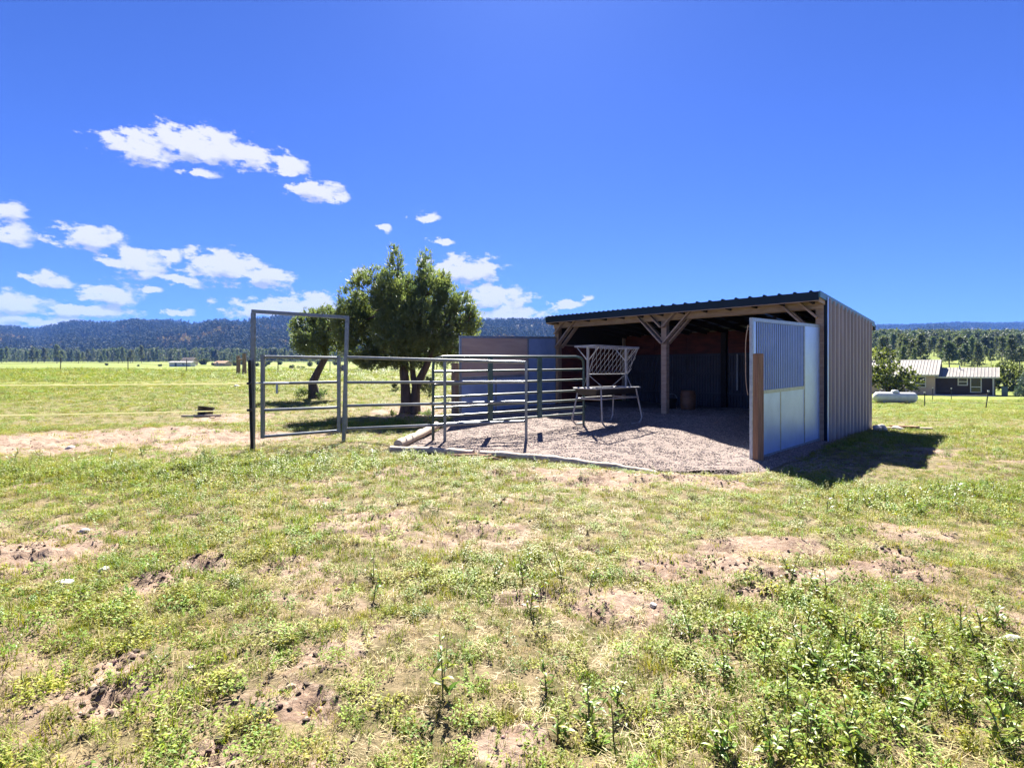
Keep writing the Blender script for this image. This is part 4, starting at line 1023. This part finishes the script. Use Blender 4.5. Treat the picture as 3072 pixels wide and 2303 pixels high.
juniper(sx, sy, sz_, [([(.0, 0, -.2), (-.04, 0, .25), (-.1, 0, .6), (.12, .05, 1.1), (.38, .1, 1.6), (.45, .1, 2.2)], [.30, .22, .17, .14, .12, .06])], small_lobes, 900, 8, .15, .018,
        'smaller leaning juniper tree with a dark crooked trunk beyond the bow gate', 43, [sl(915, 1178, 22, 14, -.3), sl(975, 1182, 14, 12, -.3)])

def bush(name, x, y, lobes, per, m, label, cat, ln=.16, w=.05, nt_=6, seed=1, trunk=.1, gap=.43, group=None):
    z = gz(x, y); rng = np.random.default_rng(seed); root = empty(name, (x, y, z), label, cat, group)
    b = MB(); top = max(l[0][2] for l in lobes)
    for (c, r) in lobes: b.tube([(x, y, z - .1), (x + c[0] * .4, y + c[1] * .4, z + c[2] * .45), (x + c[0], y + c[1], z + c[2])], [trunk, trunk * .6, trunk * .2], 6)
    b.build('trunk', M['bark'], root); c, d = lobed_crown(lobes, per, rng, .45, gap, .7); v, f = sprays(c, d, nt_, ln, w, rng, .9)
    add_obj('crown', np_mesh('crown', v, f, False), m, root); return root
def px_lobes(list_, Y, x0, z0):
    out = []
    for (px, py, rx, rz, dy) in list_:
        p = P(px, py, Y); out.append(((p.x - x0, dy, p.z - z0), (rx / F * Y, rx / F * Y, rz / F * Y)))
    return out
Y = 54; x0 = (2680 - CX) / F * Y; bush('garden_tree', x0, Y, px_lobes([(2650, 1135, 50, 38, 0), (2690, 1120, 40, 40, .5), (2720, 1145, 30, 32, -.4), (2625, 1120, 30, 35, .5), (2680, 1155, 50, 26, -.6), (2660, 1100, 32, 25, .5)], Y, x0, gz(x0, Y)), 60, M['shrub'], 'rounded olive green tree between the propane tank and the tan house wall', 'tree', .34, .09, 6, 5, .16)
Y = 74; x0 = (2640 - CX) / F * Y; bush('garden_tree', x0, Y, px_lobes([(2632, 1075, 36, 28, 0), (2670, 1075, 24, 28, .5), (2650, 1110, 40, 34, -.4), (2690, 1100, 22, 26, .2)], Y, x0, gz(x0, Y)), 45, M['shrub'], 'yellow green tree showing above the rounded olive tree', 'tree', .42, .12, 6, 6, .16)
Y = 80; x0 = (3020 - CX) / F * Y; bush('garden_tree', x0, Y, px_lobes([(3000, 1120, 30, 28, 0), (3035, 1110, 34, 30, .6), (3010, 1150, 34, 24, -.6), (3050, 1145, 30, 28, 0), (3085, 1120, 34, 34, 0), (2985, 1155, 16, 18, 0)], Y, x0, gz(x0, Y)), 45, M['shrub'], 'dense dark green thicket tree past the gable end of the house', 'tree', .42, .12, 6, 7, .18)
Y = 60; x0 = (3075 - CX) / F * Y; bush('blue_spruce', x0, Y, px_lobes([(3075, 1122, 9, 20, 0), (3075, 1145, 17, 14, 0), (3075, 1165, 24, 13, 0), (3074, 1182, 30, 10, 0)], Y, x0, gz(x0, Y)), 260, M['spruce'], 'small blue spruce on the lawn by the edge of the thicket', 'tree', .22, .035, 7, 8, .07, .3)

def pine_mesh(h, seed, clumps, tri, crown0=.25, rmax=.2, size=.085):
    rng = np.random.default_rng(seed); cs = []; ds = []
    for i in range(clumps):
        t = crown0 + (1 - crown0) * (i + rng.random()) / clumps; rr = h * rmax * (1.05 - t) ** .75 / (1.05 - crown0) ** .75 * rng.uniform(.25, 1); a = rng.uniform(0, 6.283)
        cs.append((rr * math.cos(a), rr * math.sin(a), h * t - rr * .1)); ds.append((math.cos(a) * .7, math.sin(a) * .7, .35))
    v, f = sprays(np.array(cs), np.array(ds), tri, h * size, h * size * .22, rng, .8); return np_mesh('crown', v, f, False)
def trunk_mesh(h, seed):
    b = MB(); rnd = random.Random(seed); b.tube([(0, 0, -.5), (rnd.uniform(-.1, .1), 0, h * .4), (rnd.uniform(-.15, .15), 0, h * .93)], [h * .018, h * .014, h * .004], 6)
    me = b.mesh('trunk'); me.materials.append(M['bark']); return me
PCROWN = [pine_mesh(10, 100 + k, 80 + 10 * k, 9, (.2, .34, .42, .27, .15)[k], (.17, .24, .30, .21, .26)[k], (.08, .085, .10, .075, .09)[k]) for k in range(5)]
for me_ in PCROWN: me_.materials.append(M['pine'])
PTRUNK = [trunk_mesh(10, 200 + k) for k in range(5)]
def pine(x, y, h, k, label, group):
    z = wall_gz(x, y) - .1; root = empty('pine_tree', (x, y, z), label, 'tree', group); root.scale = (h / 10 * random.uniform(.7, 1.35),) * 2 + (h / 10,); root.rotation_euler.z = random.uniform(0, 6.28)
    a = add_obj('trunk', PTRUNK[k % 5], None, root); a.location = (0, 0, 0); c = add_obj('crown', PCROWN[k % 5], None, root)
rp = random.Random(5)
for i in range(78):                     # hillside behind the house
    px = 2640 + (i * 47.3) % 450 + rp.uniform(-22, 22); Y = 135 + (i % 6) * 24 + rp.uniform(-22, 22)
    pine((px - CX) / F * Y, Y, rp.uniform(4.6, 9.2), i, 'tall pine with bare lower trunk on the slope behind the house', 'pines on the slope behind the house')
for i in range(84):                     # edge of the wood beyond the left meadow
    px = -30 + i * 13.2 + rp.uniform(-22, 22); Y = 430 + (i % 4) * 45 + rp.uniform(-20, 20)
    if px > 430: Y += 120
    pine((px - CX) / F * Y, Y, rp.uniform(6.5, 14.5), i, 'dark pine at the edge of the wood beyond the far meadow', 'pines at the edge of the far wood')

# ------------------------------------------------------------------ hills and their forest
RIDGE_PX = [-1500, -700, -200, 0, 110, 215, 330, 400, 520, 590, 650, 720, 760, 850, 960, 1100, 1300, 1445, 1560, 1660, 1900, 2200, 2500, 2640, 2800, 2900, 2990, 3072, 3300, 3800, 4600]
RIDGE_PY = [985, 975, 982, 988, 998, 974, 978, 971, 972, 981, 970, 976, 966, 957, 966, 972, 966, 968, 972, 976, 985, 985, 984, 985, 979, 977, 980, 974, 970, 975, 985]
def hill_z(t, k):
    """t = x/y bearing, k = 0 foot .. 1 ridge; distance grows with k"""
    px = CX + F * t; rpy = np.interp(px, RIDGE_PX, RIDGE_PY); wr = smooth(.35, .65, t)
    D = (720 + (1750 - 720) * np.minimum(k, 1)) * (1 - wr) + (900 + (3000 - 900) * np.minimum(k, 1)) * wr + np.maximum(k - 1, 0) * 1500
    zr = H + (HY - rpy) / F * ((1750) * (1 - wr) + 3000 * wr)
    prof = np.clip(k, 0, 1) ** 1.0; prof = prof * (1 - .75 * np.maximum(k - 1, 0))
    spur = (fbm(t * 9, k * 2.2, 301, 4) - .5) * .42 * np.clip(k * 3, 0, 1) * np.clip((1 - k) * 3.5, 0, 1) + (fbm(t * 34, k * 5, 311, 3) - .5) * .12 * np.clip(k * 3, 0, 1) * np.clip((1 - k) * 5, 0, 1)
    return D, 9 + (zr - 9) * np.clip(prof + spur, -.1, 1.02)
def hills():
    ts = np.linspace(-2.2, 2.2, 420); ks = np.concatenate([np.linspace(-.08, 1, 70), np.linspace(1.03, 1.6, 12)])
    T, K = np.meshgrid(ts, ks); D, Z = hill_z(T, K); Z = np.where(K < 0, -5, Z)
    v = np.stack([(T * D).ravel(), D.ravel(), Z.ravel()], 1); nx, ny = len(ts), len(ks); idx = np.arange(nx * ny).reshape(ny, nx)
    f = np.stack([idx[:-1, :-1], idx[:-1, 1:], idx[1:, 1:], idx[1:, :-1]], -1).reshape(-1, 4)
    m = mat('wooded_hillside', (.05, .045, .03), .95, 0, col2=(.03, .03, .022), vscale=.006, spec=.1, vdetail=8)
    tag(add_obj('hills', np_mesh('hills', v, f), m), kind='structure')
    # forest on the hills
    rng = np.random.default_rng(77); n = 40000
    t = rng.uniform(-1.6, 1.6, n); k = rng.random(n) ** .8 * 1.02
    D, Z = hill_z(t, k); x = t * D; px = CX + F * t
    fall = smooth(.55, .68, fbm(t * 16 + 3, k * 9, 401, 3)) * (k > .2) * (k < .75) * (t < .2)
    dens = .55 + .9 * fbm(t * 12, k * 10, 411, 3)
    keep = (rng.random(n) < dens) & ~((px > 1700) & (px < 2560) & (k < .5)); t, k, D, Z, x, fall = t[keep], k[keep], D[keep], Z[keep], x[keep], fall[keep]; n = len(t)
    V = []
    for s in range(4):
        me = pine_mesh(10, 500 + s, 16, 5, .08, .22, .2); me.materials.append(M['farpine']); V.append(bpy.data.objects.new('variant', me))
    for s in range(2):
        me = pine_mesh(6, 520 + s, 14, 5, .05, .45, .3); me.materials.append(M['fallbush']); V.append(bpy.data.objects.new('variant', me))
    idx = rng.integers(0, 4, n); isf = rng.random(n) < fall * .8; idx[isf] = 4 + rng.integers(0, 2, isf.sum())
    sc_ = rng.uniform(.7, 1.35, n) * np.interp(D, [700, 3000], [1.15, 1.7])
    scatter('hill_forest', np.stack([x, D, Z - .5], 1), rng.uniform(0, 6.28, n), sc_, idx, V, 'dark pine woods covering the distant hills', 'forest')
    # flat wood at the foot of the hills, and the wooded slope beyond the house
    n = 8000; t = np.concatenate([rng.uniform(-1.4, .25, n - 3600), rng.uniform(.40, 1.35, 3600)]); right = t > .35
    D = np.where(right, rng.uniform(270, 640, n), 520 + rng.random(n) * 260); x = t * D; Z = ground_z(x, D, False)
    V = []
    for s in range(4):
        me = pine_mesh(10, 540 + s, 34, 6, .15, .2, .13); me.materials.append(M['pine']); V.append(bpy.data.objects.new('variant', me))
    scatter('pine_wood', np.stack([x, D, Z - .3], 1), rng.uniform(0, 6.28, n), np.where(right, rng.uniform(.45, 1.15, n), rng.uniform(.6, 1.45, n)), rng.integers(0, 4, n), V, 'mass of green pines at the foot of the hills', 'forest')
hills()

# small dark bushes dotted over the far meadow
BUSHM = []
for k in range(3):
    rng = np.random.default_rng(600 + k); c, d = lobed_crown([((0, 0, .9), (1.1, 1.1, .9)), ((.6, .2, 1.3), (.8, .8, .7)), ((-.6, -.2, 1.1), (.8, .8, .8))], 60, rng, .4, .35, .8)
    v, f = sprays(c, d, 5, .45, .14, rng, .9); m_ = np_mesh('far_bush', v, f, False); m_.materials.append(M['pine']); BUSHM.append(m_)
for i, (px, py, Y, s) in enumerate([(610, 1083, 330, 1.9), (655, 1082, 330, 1.1), (680, 1088, 300, 1.5), (705, 1090, 280, 1.3), (640, 1090, 300, .8), (772, 1092, 260, .9), (795, 1094, 250, .8), (875, 1104, 190, .7), (895, 1110, 150, .45), (908, 1111, 150, .45),
        (725, 1081, 330, 1.2), (930, 1095, 260, 1.2), (805, 1080, 340, 1.3), (480, 1098, 260, .6), (415, 1098, 260, .5), (320, 1096, 300, .7), (1330, 1092, 260, 1.2), (1385, 1094, 240, .9), (960, 1092, 300, 1.8), (1010, 1092, 300, 1.5), (840, 1087, 330, 1.3)]):
    x = (px - CX) / F * Y; o = add_obj('meadow_bush', BUSHM[i % 3], None); o.location = (x, Y, wall_gz(x, Y) - .15); o.scale = (s, s, s); o.rotation_euler.z = i
    tag(o, 'small dark bush dotted on the sunny far meadow', 'bush', 'bushes on the far meadow')

# ------------------------------------------------------------------ buildings
def gable_block(root, a, b, c0, L, depth, zb, ze, zr, wallm, roofm, over=.35, ribs=.32):
    """a = along the ridge, b = outward front normal, c0 = front right bottom corner (at eave end); block runs -a*L and -b*depth"""
    Z = Vector((0, 0, 1)); A0 = c0 - a * L; base = [A0, c0, c0 - b * depth, A0 - b * depth]
    mb = MB(); mb.add([Vector((p.x, p.y, zb)) for p in base] + [Vector((p.x, p.y, ze)) for p in base] + [Vector(((A0 - b * depth / 2).x, (A0 - b * depth / 2).y, zr - .05)), Vector(((c0 - b * depth / 2).x, (c0 - b * depth / 2).y, zr - .05))],
           [(0, 1, 5, 4), (2, 3, 7, 6), (1, 2, 6, 9, 5), (3, 0, 4, 8, 7)]); mb.build('wall', wallm, root)
    sl = (zr - ze) / (depth / 2)
    for sg, nm in ((1, 'roof'), (-1, 'roof')):
        mb = MB(); n = int((L + 2 * over) / ribs); pts = []
        for i in range(n):
            t = i * (L + 2 * over) / n; w = (L + 2 * over) / n
            pts += [(t, 0), (t + w * .75, 0), (t + w * .8, .045), (t + w * .95, .045)]
        pts.append((L + 2 * over, 0)); vs = []; fs = []
        mid = A0 - a * over - b * depth / 2
        for (t, h) in pts:
            e = mid + a * t + b * sg * (depth / 2 + over); r_ = mid + a * t
            vs += [Vector((e.x, e.y, ze - sl * over + .06 + h)), Vector((r_.x, r_.y, zr + .06 + h))]
        for i in range(len(pts) - 1): fs.append((2 * i, 2 * i + 2, 2 * i + 3, 2 * i + 1))
        mb.add(vs, fs); ro = mb.build(nm, roofm, root)
        mb = MB(); e0 = mid + b * sg * (depth / 2 + over + .02); e1 = e0 + a * (L + 2 * over)
        mb.bar(Vector((e0.x, e0.y, ze - sl * over - .01)), Vector((e1.x, e1.y, ze - sl * over - .01)), .05, .16); mb.build('fascia', M['trim'], ro)
        for q in (mid, mid + a * (L + 2 * over)):
            mb = MB(); e = q + b * sg * (depth / 2 + over); mb.bar(Vector((e.x, e.y, ze - sl * over)), Vector((q.x, q.y, zr)), .05, .16); mb.build('barge_board', M['trim'], ro)

def window(root, p, a, b, w, h, split, name='window'):
    """p = bottom centre on the wall; a along wall; b outward"""
    Z = Vector((0, 0, 1)); mb = MB(); mb.box(p + Z * h / 2 + b * .015, w, .03, h, a, b); g = mb.build('window' if name == 'window' else name, M['glass'], root)
    mb = MB(); t = .09
    for s in (-1, 1): mb.box(p + Z * h / 2 + a * s * (w / 2) + b * .035, t, .06, h + t, a, b)
    for zz in (0, h, h * split): mb.box(p + Z * zz + b * .037, w - t, .055, t, a, b)
    mb.build('frame', M['trim'], g); return g

def house():
    a = Vector((math.cos(R(42)), -math.sin(R(42)), 0)); b = Vector((-math.sin(R(42)), -math.cos(R(42)), 0))
    E = Vector((51.7, 66.0, 0)); root = empty('house', (E.x, E.y, -1.75), 'low tan and dark brown house with pale ribbed metal roofs below the pines', 'house')
    gable_block(root, a, b, E, 7.0, 7.4, -2.2, .90, 2.62, M['tanwall'], M['houseroof'])
    C2 = E + a * 5.5 - b * .9; gable_block(root, a, b, C2, 5.48, 5.0, -2.2, .62, 1.62, M['brownwall'], M['houseroof'], .33)
    window(root, E - a * 1.5 + Vector((0, 0, -.75)), a, b, 1.15, 1.25, .33)
    fa = C2 - a * 5.48
    window(root, fa + a * 2.55 + Vector((0, 0, -.45)), a, b, .85, .85, .5); window(root, fa + a * 3.75 + Vector((0, 0, -1.25)), a, b, .95, 1.7, .36, 'door')
    b_ = MB(); s = fa + a * 2.7 + b * .8; b_.box(s + Vector((0, 0, -1.68)), 5.6, 1.6, .12, a, b); b_.build('porch_floor', M['trim'], root)
    for t in (5.3,):
        b_ = MB(); q = fa + a * t + b * .28; b_.bar(Vector((q.x, q.y, -1.65)), Vector((q.x, q.y, .5)), .11, .11, (0, 1, 0)); b_.build('porch_post', M['trim'], root)
    b_ = MB(); q = C2 - a * 3.3 - b * 2.0; b_.tube([(q.x, q.y, 1.4), (q.x, q.y, 1.95)], .06, 8); b_.build('vent_pipe', M['galv'], root)
    q = C2 + a * .8 - b * .3; z = wall_gz(q.x, q.y)
    r2 = empty('waste_bin', (q.x, q.y, z), 'grey green wheeled bin standing by the gable end of the house', 'bin')
    b_ = MB(); b_.box(q + Vector((0, 0, z + .5)), .55, .6, 1.0, a, b); b_.build('body', M['bin'], r2); b_ = MB(); b_.box(q + Vector((0, 0, z + 1.04)), .6, .66, .08, a, b); b_.build('lid', M['bin'], r2)
    for sgn in (-1, 1):
        b_ = MB(); b_.tube([q + a * sgn * .2 - b * .3 + Vector((0, 0, z + .1)), q + a * sgn * .26 - b * .3 + Vector((0, 0, z + .1))], .1, 10); b_.build('wheel', M['black'], r2)
house()

def tank():
    Y = 42.6; p = P(2685, 1208, Y); z = wall_gz(p.x, p.y); c = Vector((p.x, p.y, z + .46)); a = Vector((.95, -.312, 0)).normalized(); L = 3.0; r = .41
    root = empty('propane_tank', (p.x, p.y, z), 'white horizontal propane tank on the grass in front of the olive tree', 'tank')
    prof = [(r * math.sin(t), -L / 2 + r * .7 * (1 - math.cos(t))) for t in np.linspace(0, math.pi / 2, 7)]; prof += [(q, -zz) for (q, zz) in prof[::-1]]
    b = MB(); b.lathe(c, prof, 24, a); b.build('body', M['white'], root)
    b = MB(); b.lathe(c + Vector((0, 0, r - .03)), [(.26, 0), (.26, .12), (.2, .2), (0, .22)], 16); b.build('dome_lid', M['white'], root)
    for s in (-1, 1):
        b = MB(); q = c + a * s * L * .28; b.box(Vector((q.x, q.y, z + .04)), .12, .7, .22, a, a.cross(UP)); b.build('saddle', M['galv'], root)
        b = MB(); q = c + a * s * L * .33 + Vector((0, 0, r)); b.tube([q - a * .05 - Vector((0, 0, .03)), q - a * .05 + Vector((0, 0, .08)), q + a * .05 + Vector((0, 0, .08)), q + a * .05 - Vector((0, 0, .03))], .015, 5); b.build('lifting_lug', M['white'], root)
tank()

def far_shed(px, py, Y, w, d, hw, rise, wallm, roofm, label, ang=0):
    x = (px - CX) / F * Y; z = wall_gz(x, Y); a = Vector((math.cos(ang), math.sin(ang), 0)); b = Vector((math.sin(ang), -math.cos(ang), 0))
    root = empty('far_building', (x, Y, z), label, 'building'); c0 = Vector((x, Y, 0)) + a * w / 2 + b * d / 2
    gable_block(root, a, b, c0, w, d, z - .8, z + hw, z + hw + rise, wallm, roofm, .4, .6)
    window(root, c0 - a * w * .35 + Vector((0, 0, z + hw * .35)), a, b, 1.0, .9, .5); window(root, c0 - a * w * .7 + Vector((0, 0, z)), a, b, 1.0, 2.0, .5, 'door')
far_shed(569, 1092, 310, 6, 6, 2.6, 1.8, M['tanwall'], M['brownwall'], 'small far house with dark gable roof on the meadow edge')
far_shed(548, 1103, 255, 9.5, 5, 1.9, .6, M['white'], M['houseroof'], 'low long pale far outbuilding in front of the dark roofed house', .1)
far_shed(669, 1096, 270, 6, 5, 1.6, 1.0, M['tanwall'], M['splinter'], 'little brown far shed among meadow bushes', -.2)

# ------------------------------------------------------------------ distant fences
def tpost(px, py0, py1, Y, label, group, cap=False, lean=0):
    x = (px - CX) / F * Y; z = wall_gz(x, Y); h = (py1 - py0) / F * Y; root = empty('steel_t_post', (x, Y, z), label, 'post', group)
    top = Vector((x + lean, Y, z + h)); b = MB(); b.bar((x, Y, z - .3), top, .05, .03, (0, 1, 0)); b.build('shaft', M['black'], root)
    b = MB(); c_ = Vector((x, Y, z)).lerp(top, .93)
    if cap: b.tube([c_, top + (top - c_) * .25], .05, 8); b.build('cap', M['white'], root)
    else: b.bar(c_ - Vector((.05, 0, 0)), c_ + Vector((.05, 0, 0)), .04, .04); b.build('clip', M['galv'], root)
    return top
LT = [tpost(px, a, c, Y, 'thin steel post in the wire fence along the field crest', 'posts of the crest fence') for (px, a, c, Y) in [(-60, 1062, 1106, 44), (182, 1062, 1107, 44), (384, 1062, 1109, 44), (560, 1070, 1109, 43)]]
RT = [tpost(px, a, c, Y, 'thin steel post in the wire fence along the field crest', 'posts of the crest fence') for (px, a, c, Y) in [(834, 1076, 1119, 40), (990, 1085, 1119, 41), (1113, 1090, 1123, 42), (1185, 1088, 1125, 42), (1310, 1090, 1124, 43), (1380, 1092, 1124, 44)]]
W1 = (714 - CX) / F * 38; W2 = (732 - CX) / F * 36.5
for (x, Y, h, lab) in ((W1, 38, 1.35, 'grey weathered wooden brace post with a rail to its darker neighbour'), (W2, 36.5, 1.5, 'dark wooden brace post tied by a rail to its greyer neighbour')):
    z = wall_gz(x, Y); b = MB(); rn = random.Random(int(h * 100)); b.tube([(x, Y, z - .3), (x + .03, Y, z + h * .5), (x + .01, Y, z + h)], [.15, .135, .12], 10); tag(b.build('wooden_post', M['weathered'], None, (x, Y, z)), lab, 'post')
b = MB(); b.tube([(W1, 38, wall_gz(W1, 38) + 1.05), (W2, 36.5, wall_gz(W2, 36.5) + 1.1)], .05, 8); tag(b.build('brace_rail', M['weathered'], None, (W1, 38, wall_gz(W1, 38) + 1)), 'short wooden rail between the two wooden brace posts', 'rail')
for li, (drop, nm) in enumerate(((.10, 'top'), (.55, 'middle'), (.95, 'bottom'))):
    pts = [p - Vector((0, 0, drop)) for p in LT] + [Vector((W1, 38, wall_gz(W1, 38) + 1.3 - drop))] + [p - Vector((0, 0, drop)) for p in RT]
    b = MB()
    for i in range(len(pts) - 1): b.tube([pts[i], pts[i].lerp(pts[i + 1], .5) - Vector((0, 0, .05)), pts[i + 1]], .010, 4, False)
    tag(b.build('fence_wire', M['black'], None, pts[0]), nm + ' wire strung along the fence on the field crest', 'wire')
HP = [tpost(px, a, c, Y, lab, None, True, ln) for (px, a, c, Y, ln, lab) in [(2774, 1172, 1215, 38, 0, 'upright white capped steel post past the end of the propane tank'), (2955, 1178, 1232, 34, .22, 'leaning white capped steel post on the lawn before the glazed door'), (2854, 1160, 1195, 50, 0, 'white capped steel post in line with the dark house wall'), (2798, 1160, 1196, 50, 0, 'white capped steel post in line with the corner of the tan wall')]]
for (pts, lab) in (([HP[0], HP[1], HP[1] + Vector((6, -4.5, -.1))], 'wire running between the white capped posts near the tank'), ([HP[3], HP[2], HP[2] + Vector((12, -2, -.4))], 'wire running between the white capped posts near the house')):
    for dz, nm in ((.25, 'upper '), (.75, 'lower ')):
        b = MB(); q = [p - Vector((0, 0, dz)) for p in pts]
        for i in range(len(q) - 1): b.tube([q[i], q[i].lerp(q[i + 1], .5) - Vector((0, 0, .06)), q[i + 1]], .011, 4, False)
        tag(b.build('fence_wire', M['black'], None, q[0]), nm + lab, 'wire')

# ------------------------------------------------------------------ single leafy weeds in the near grass
def leaf_mesh():
    v = []; f = []
    prof = [(0, .0), (.18, .55), (.42, 1.0), (.7, .72), (1.0, 0)]
    for (t, w) in prof:
        zc = .10 * math.sin(t * 2.6) - .12 * t * t
        if w == 0: v.append((t, 0, zc))
        else: v += [(t, -w * .15, zc + .035), (t, 0, zc), (t, w * .15, zc + .035)]
    f = [(0, 2, 1), (0, 3, 2)] + [q for s in (1, 4) for q in ((s, s + 1, s + 4, s + 3), (s + 1, s + 2, s + 5, s + 4))] + [(7, 8, 10), (8, 9, 10)]
    me = bpy.data.meshes.new('leaf'); me.from_pydata(v, [], f); me.polygons.foreach_set('use_smooth', [True] * len(f)); me.materials.append(M['leaf']); me.update(); return me
LEAF = leaf_mesh()
def weed(x, y, h, nl, ll, label, group, seed):
    rnd = random.Random(seed); z = gz(x, y); root = empty('leafy_weed', (x, y, z), label, 'plant', group); lean = Vector((rnd.uniform(-.3, .3), rnd.uniform(-.25, .25), 0))
    main = [Vector((0, 0, -.03)), lean * h * .35 + Vector((0, 0, h * .5)), lean * h + Vector((0, 0, h))]; axes = [main]
    for k in range(rnd.randint(2, 4)):
        t = rnd.uniform(.08, .5); a = rnd.uniform(0, 6.283); p = main[0].lerp(main[1], t * 2); L_ = h * rnd.uniform(.4, .75); d = Vector((math.cos(a) * .65, math.sin(a) * .65, .6))
        axes.append([p, p + d * L_ * .5 - Vector((0, 0, .01)), p + d * L_ + Vector((0, 0, L_ * .12))])
    for j, ax_ in enumerate(axes):
        b = MB(); b.tube(ax_, [.004, .003, .0012] if j == 0 else [.0025, .002, .001], 5); o = b.build('stem', M['stem']); o.parent = root
    per = [nl] + [max(4, nl // 2)] * (len(axes) - 1)
    for ax_, n_ in zip(axes, per):
        for k in range(n_):
            t = .15 + .85 * (k + .5) / n_; p = ax_[0].lerp(ax_[1], t * 2) if t < .5 else ax_[1].lerp(ax_[2], t * 2 - 1)
            o = add_obj('leaf', LEAF, None, root); o.location = p; s = ll * (1.15 - .6 * t) * rnd.uniform(.6, 1.2); o.scale = (s, s * rnd.uniform(.8, 1.3), s)
            o.rotation_euler = (rnd.uniform(-.5, .5), -rnd.uniform(-.2, .9), k * 2.399 + rnd.uniform(-.4, .4))
rw = random.Random(21)
spots = []
for (px, py, n, sx_, sy_) in [(2650, 2130, 26, 380, 150), (2300, 1960, 14, 260, 90), (1740, 2140, 6, 150, 90), (2900, 2000, 10, 150, 120), (2420, 2250, 8, 300, 40)]:
    for _ in range(n): spots.append((px + rw.uniform(-sx_, sx_), min(py + rw.uniform(-sy_, sy_), 2330), 'leafy weed in the dense patch of tall weeds on the near grass', 'weeds in the dense near patch', rw.uniform(.09, .18)))
for (px, py) in [(1480, 1740), (1570, 1750), (1690, 1760), (1765, 1770), (1590, 1830), (1330, 2080), (1120, 1800), (1640, 2060), (2430, 1760), (2480, 1790), (2370, 1750), (1120, 1740)]:
    spots.append((px, py, 'single upright weed rising above the sparse middle grass', 'weeds scattered over the sparse grass', rw.uniform(.14, .26)))
for (px, py) in [(2480, 1530), (2540, 1520), (2600, 1510), (2660, 1500), (2720, 1490), (2770, 1480), (2820, 1460), (2870, 1460), (2920, 1470), (2980, 1470), (2400, 1540), (2740, 1520), (2860, 1510)]:
    spots.append((px, py, 'bushy weed at the sunlit edge of the shelter shadow', 'weeds edging the shelter shadow', rw.uniform(.16, .26)))
for (px, py) in [(40, 1390), (120, 1380), (230, 1375), (330, 1385), (430, 1372), (520, 1380), (620, 1385), (860, 1360), (960, 1375), (1080, 1365), (1120, 1380)]:
    spots.append((px, py, 'leafy weed in the green strip beside the dirt path and gate', 'weeds in the strip by the gate', rw.uniform(.16, .30)))
for i, (px, py, lab, grp, h) in enumerate(spots):
    x, y = fg_px(px, py); weed(x, y, h, 9 + i % 5, (.055 if y < 5 else .075) * rw.uniform(.8, 1.2), lab, grp, 900 + i)

# ------------------------------------------------------------------ air between here and the hills
def haze():
    b = MB(); x0_, x1_, y0_, y1_, z0_, z1_ = -7200, 7200, -7200, 7200, -40, 420
    b.box(((x0_ + x1_) / 2, (y0_ + y1_) / 2, (z0_ + z1_) / 2), x1_ - x0_, y1_ - y0_, z1_ - z0_)
    m = bpy.data.materials.new('hazy_air'); m.use_nodes = True; nt = m.node_tree; nt.nodes.clear()
    out = NN(nt, 'ShaderNodeOutputMaterial'); v = NN(nt, 'ShaderNodeVolumePrincipled'); v.inputs['Color'].default_value = (.12, .30, .92, 1); v.inputs['Density'].default_value = .00011
    v.inputs['Anisotropy'].default_value = .0
    nt.links.new(v.outputs[0], out.inputs['Volume'])
    tag(b.build('haze', m), 'thin blue haze over the valley and hills', 'haze', kind='stuff')
haze()
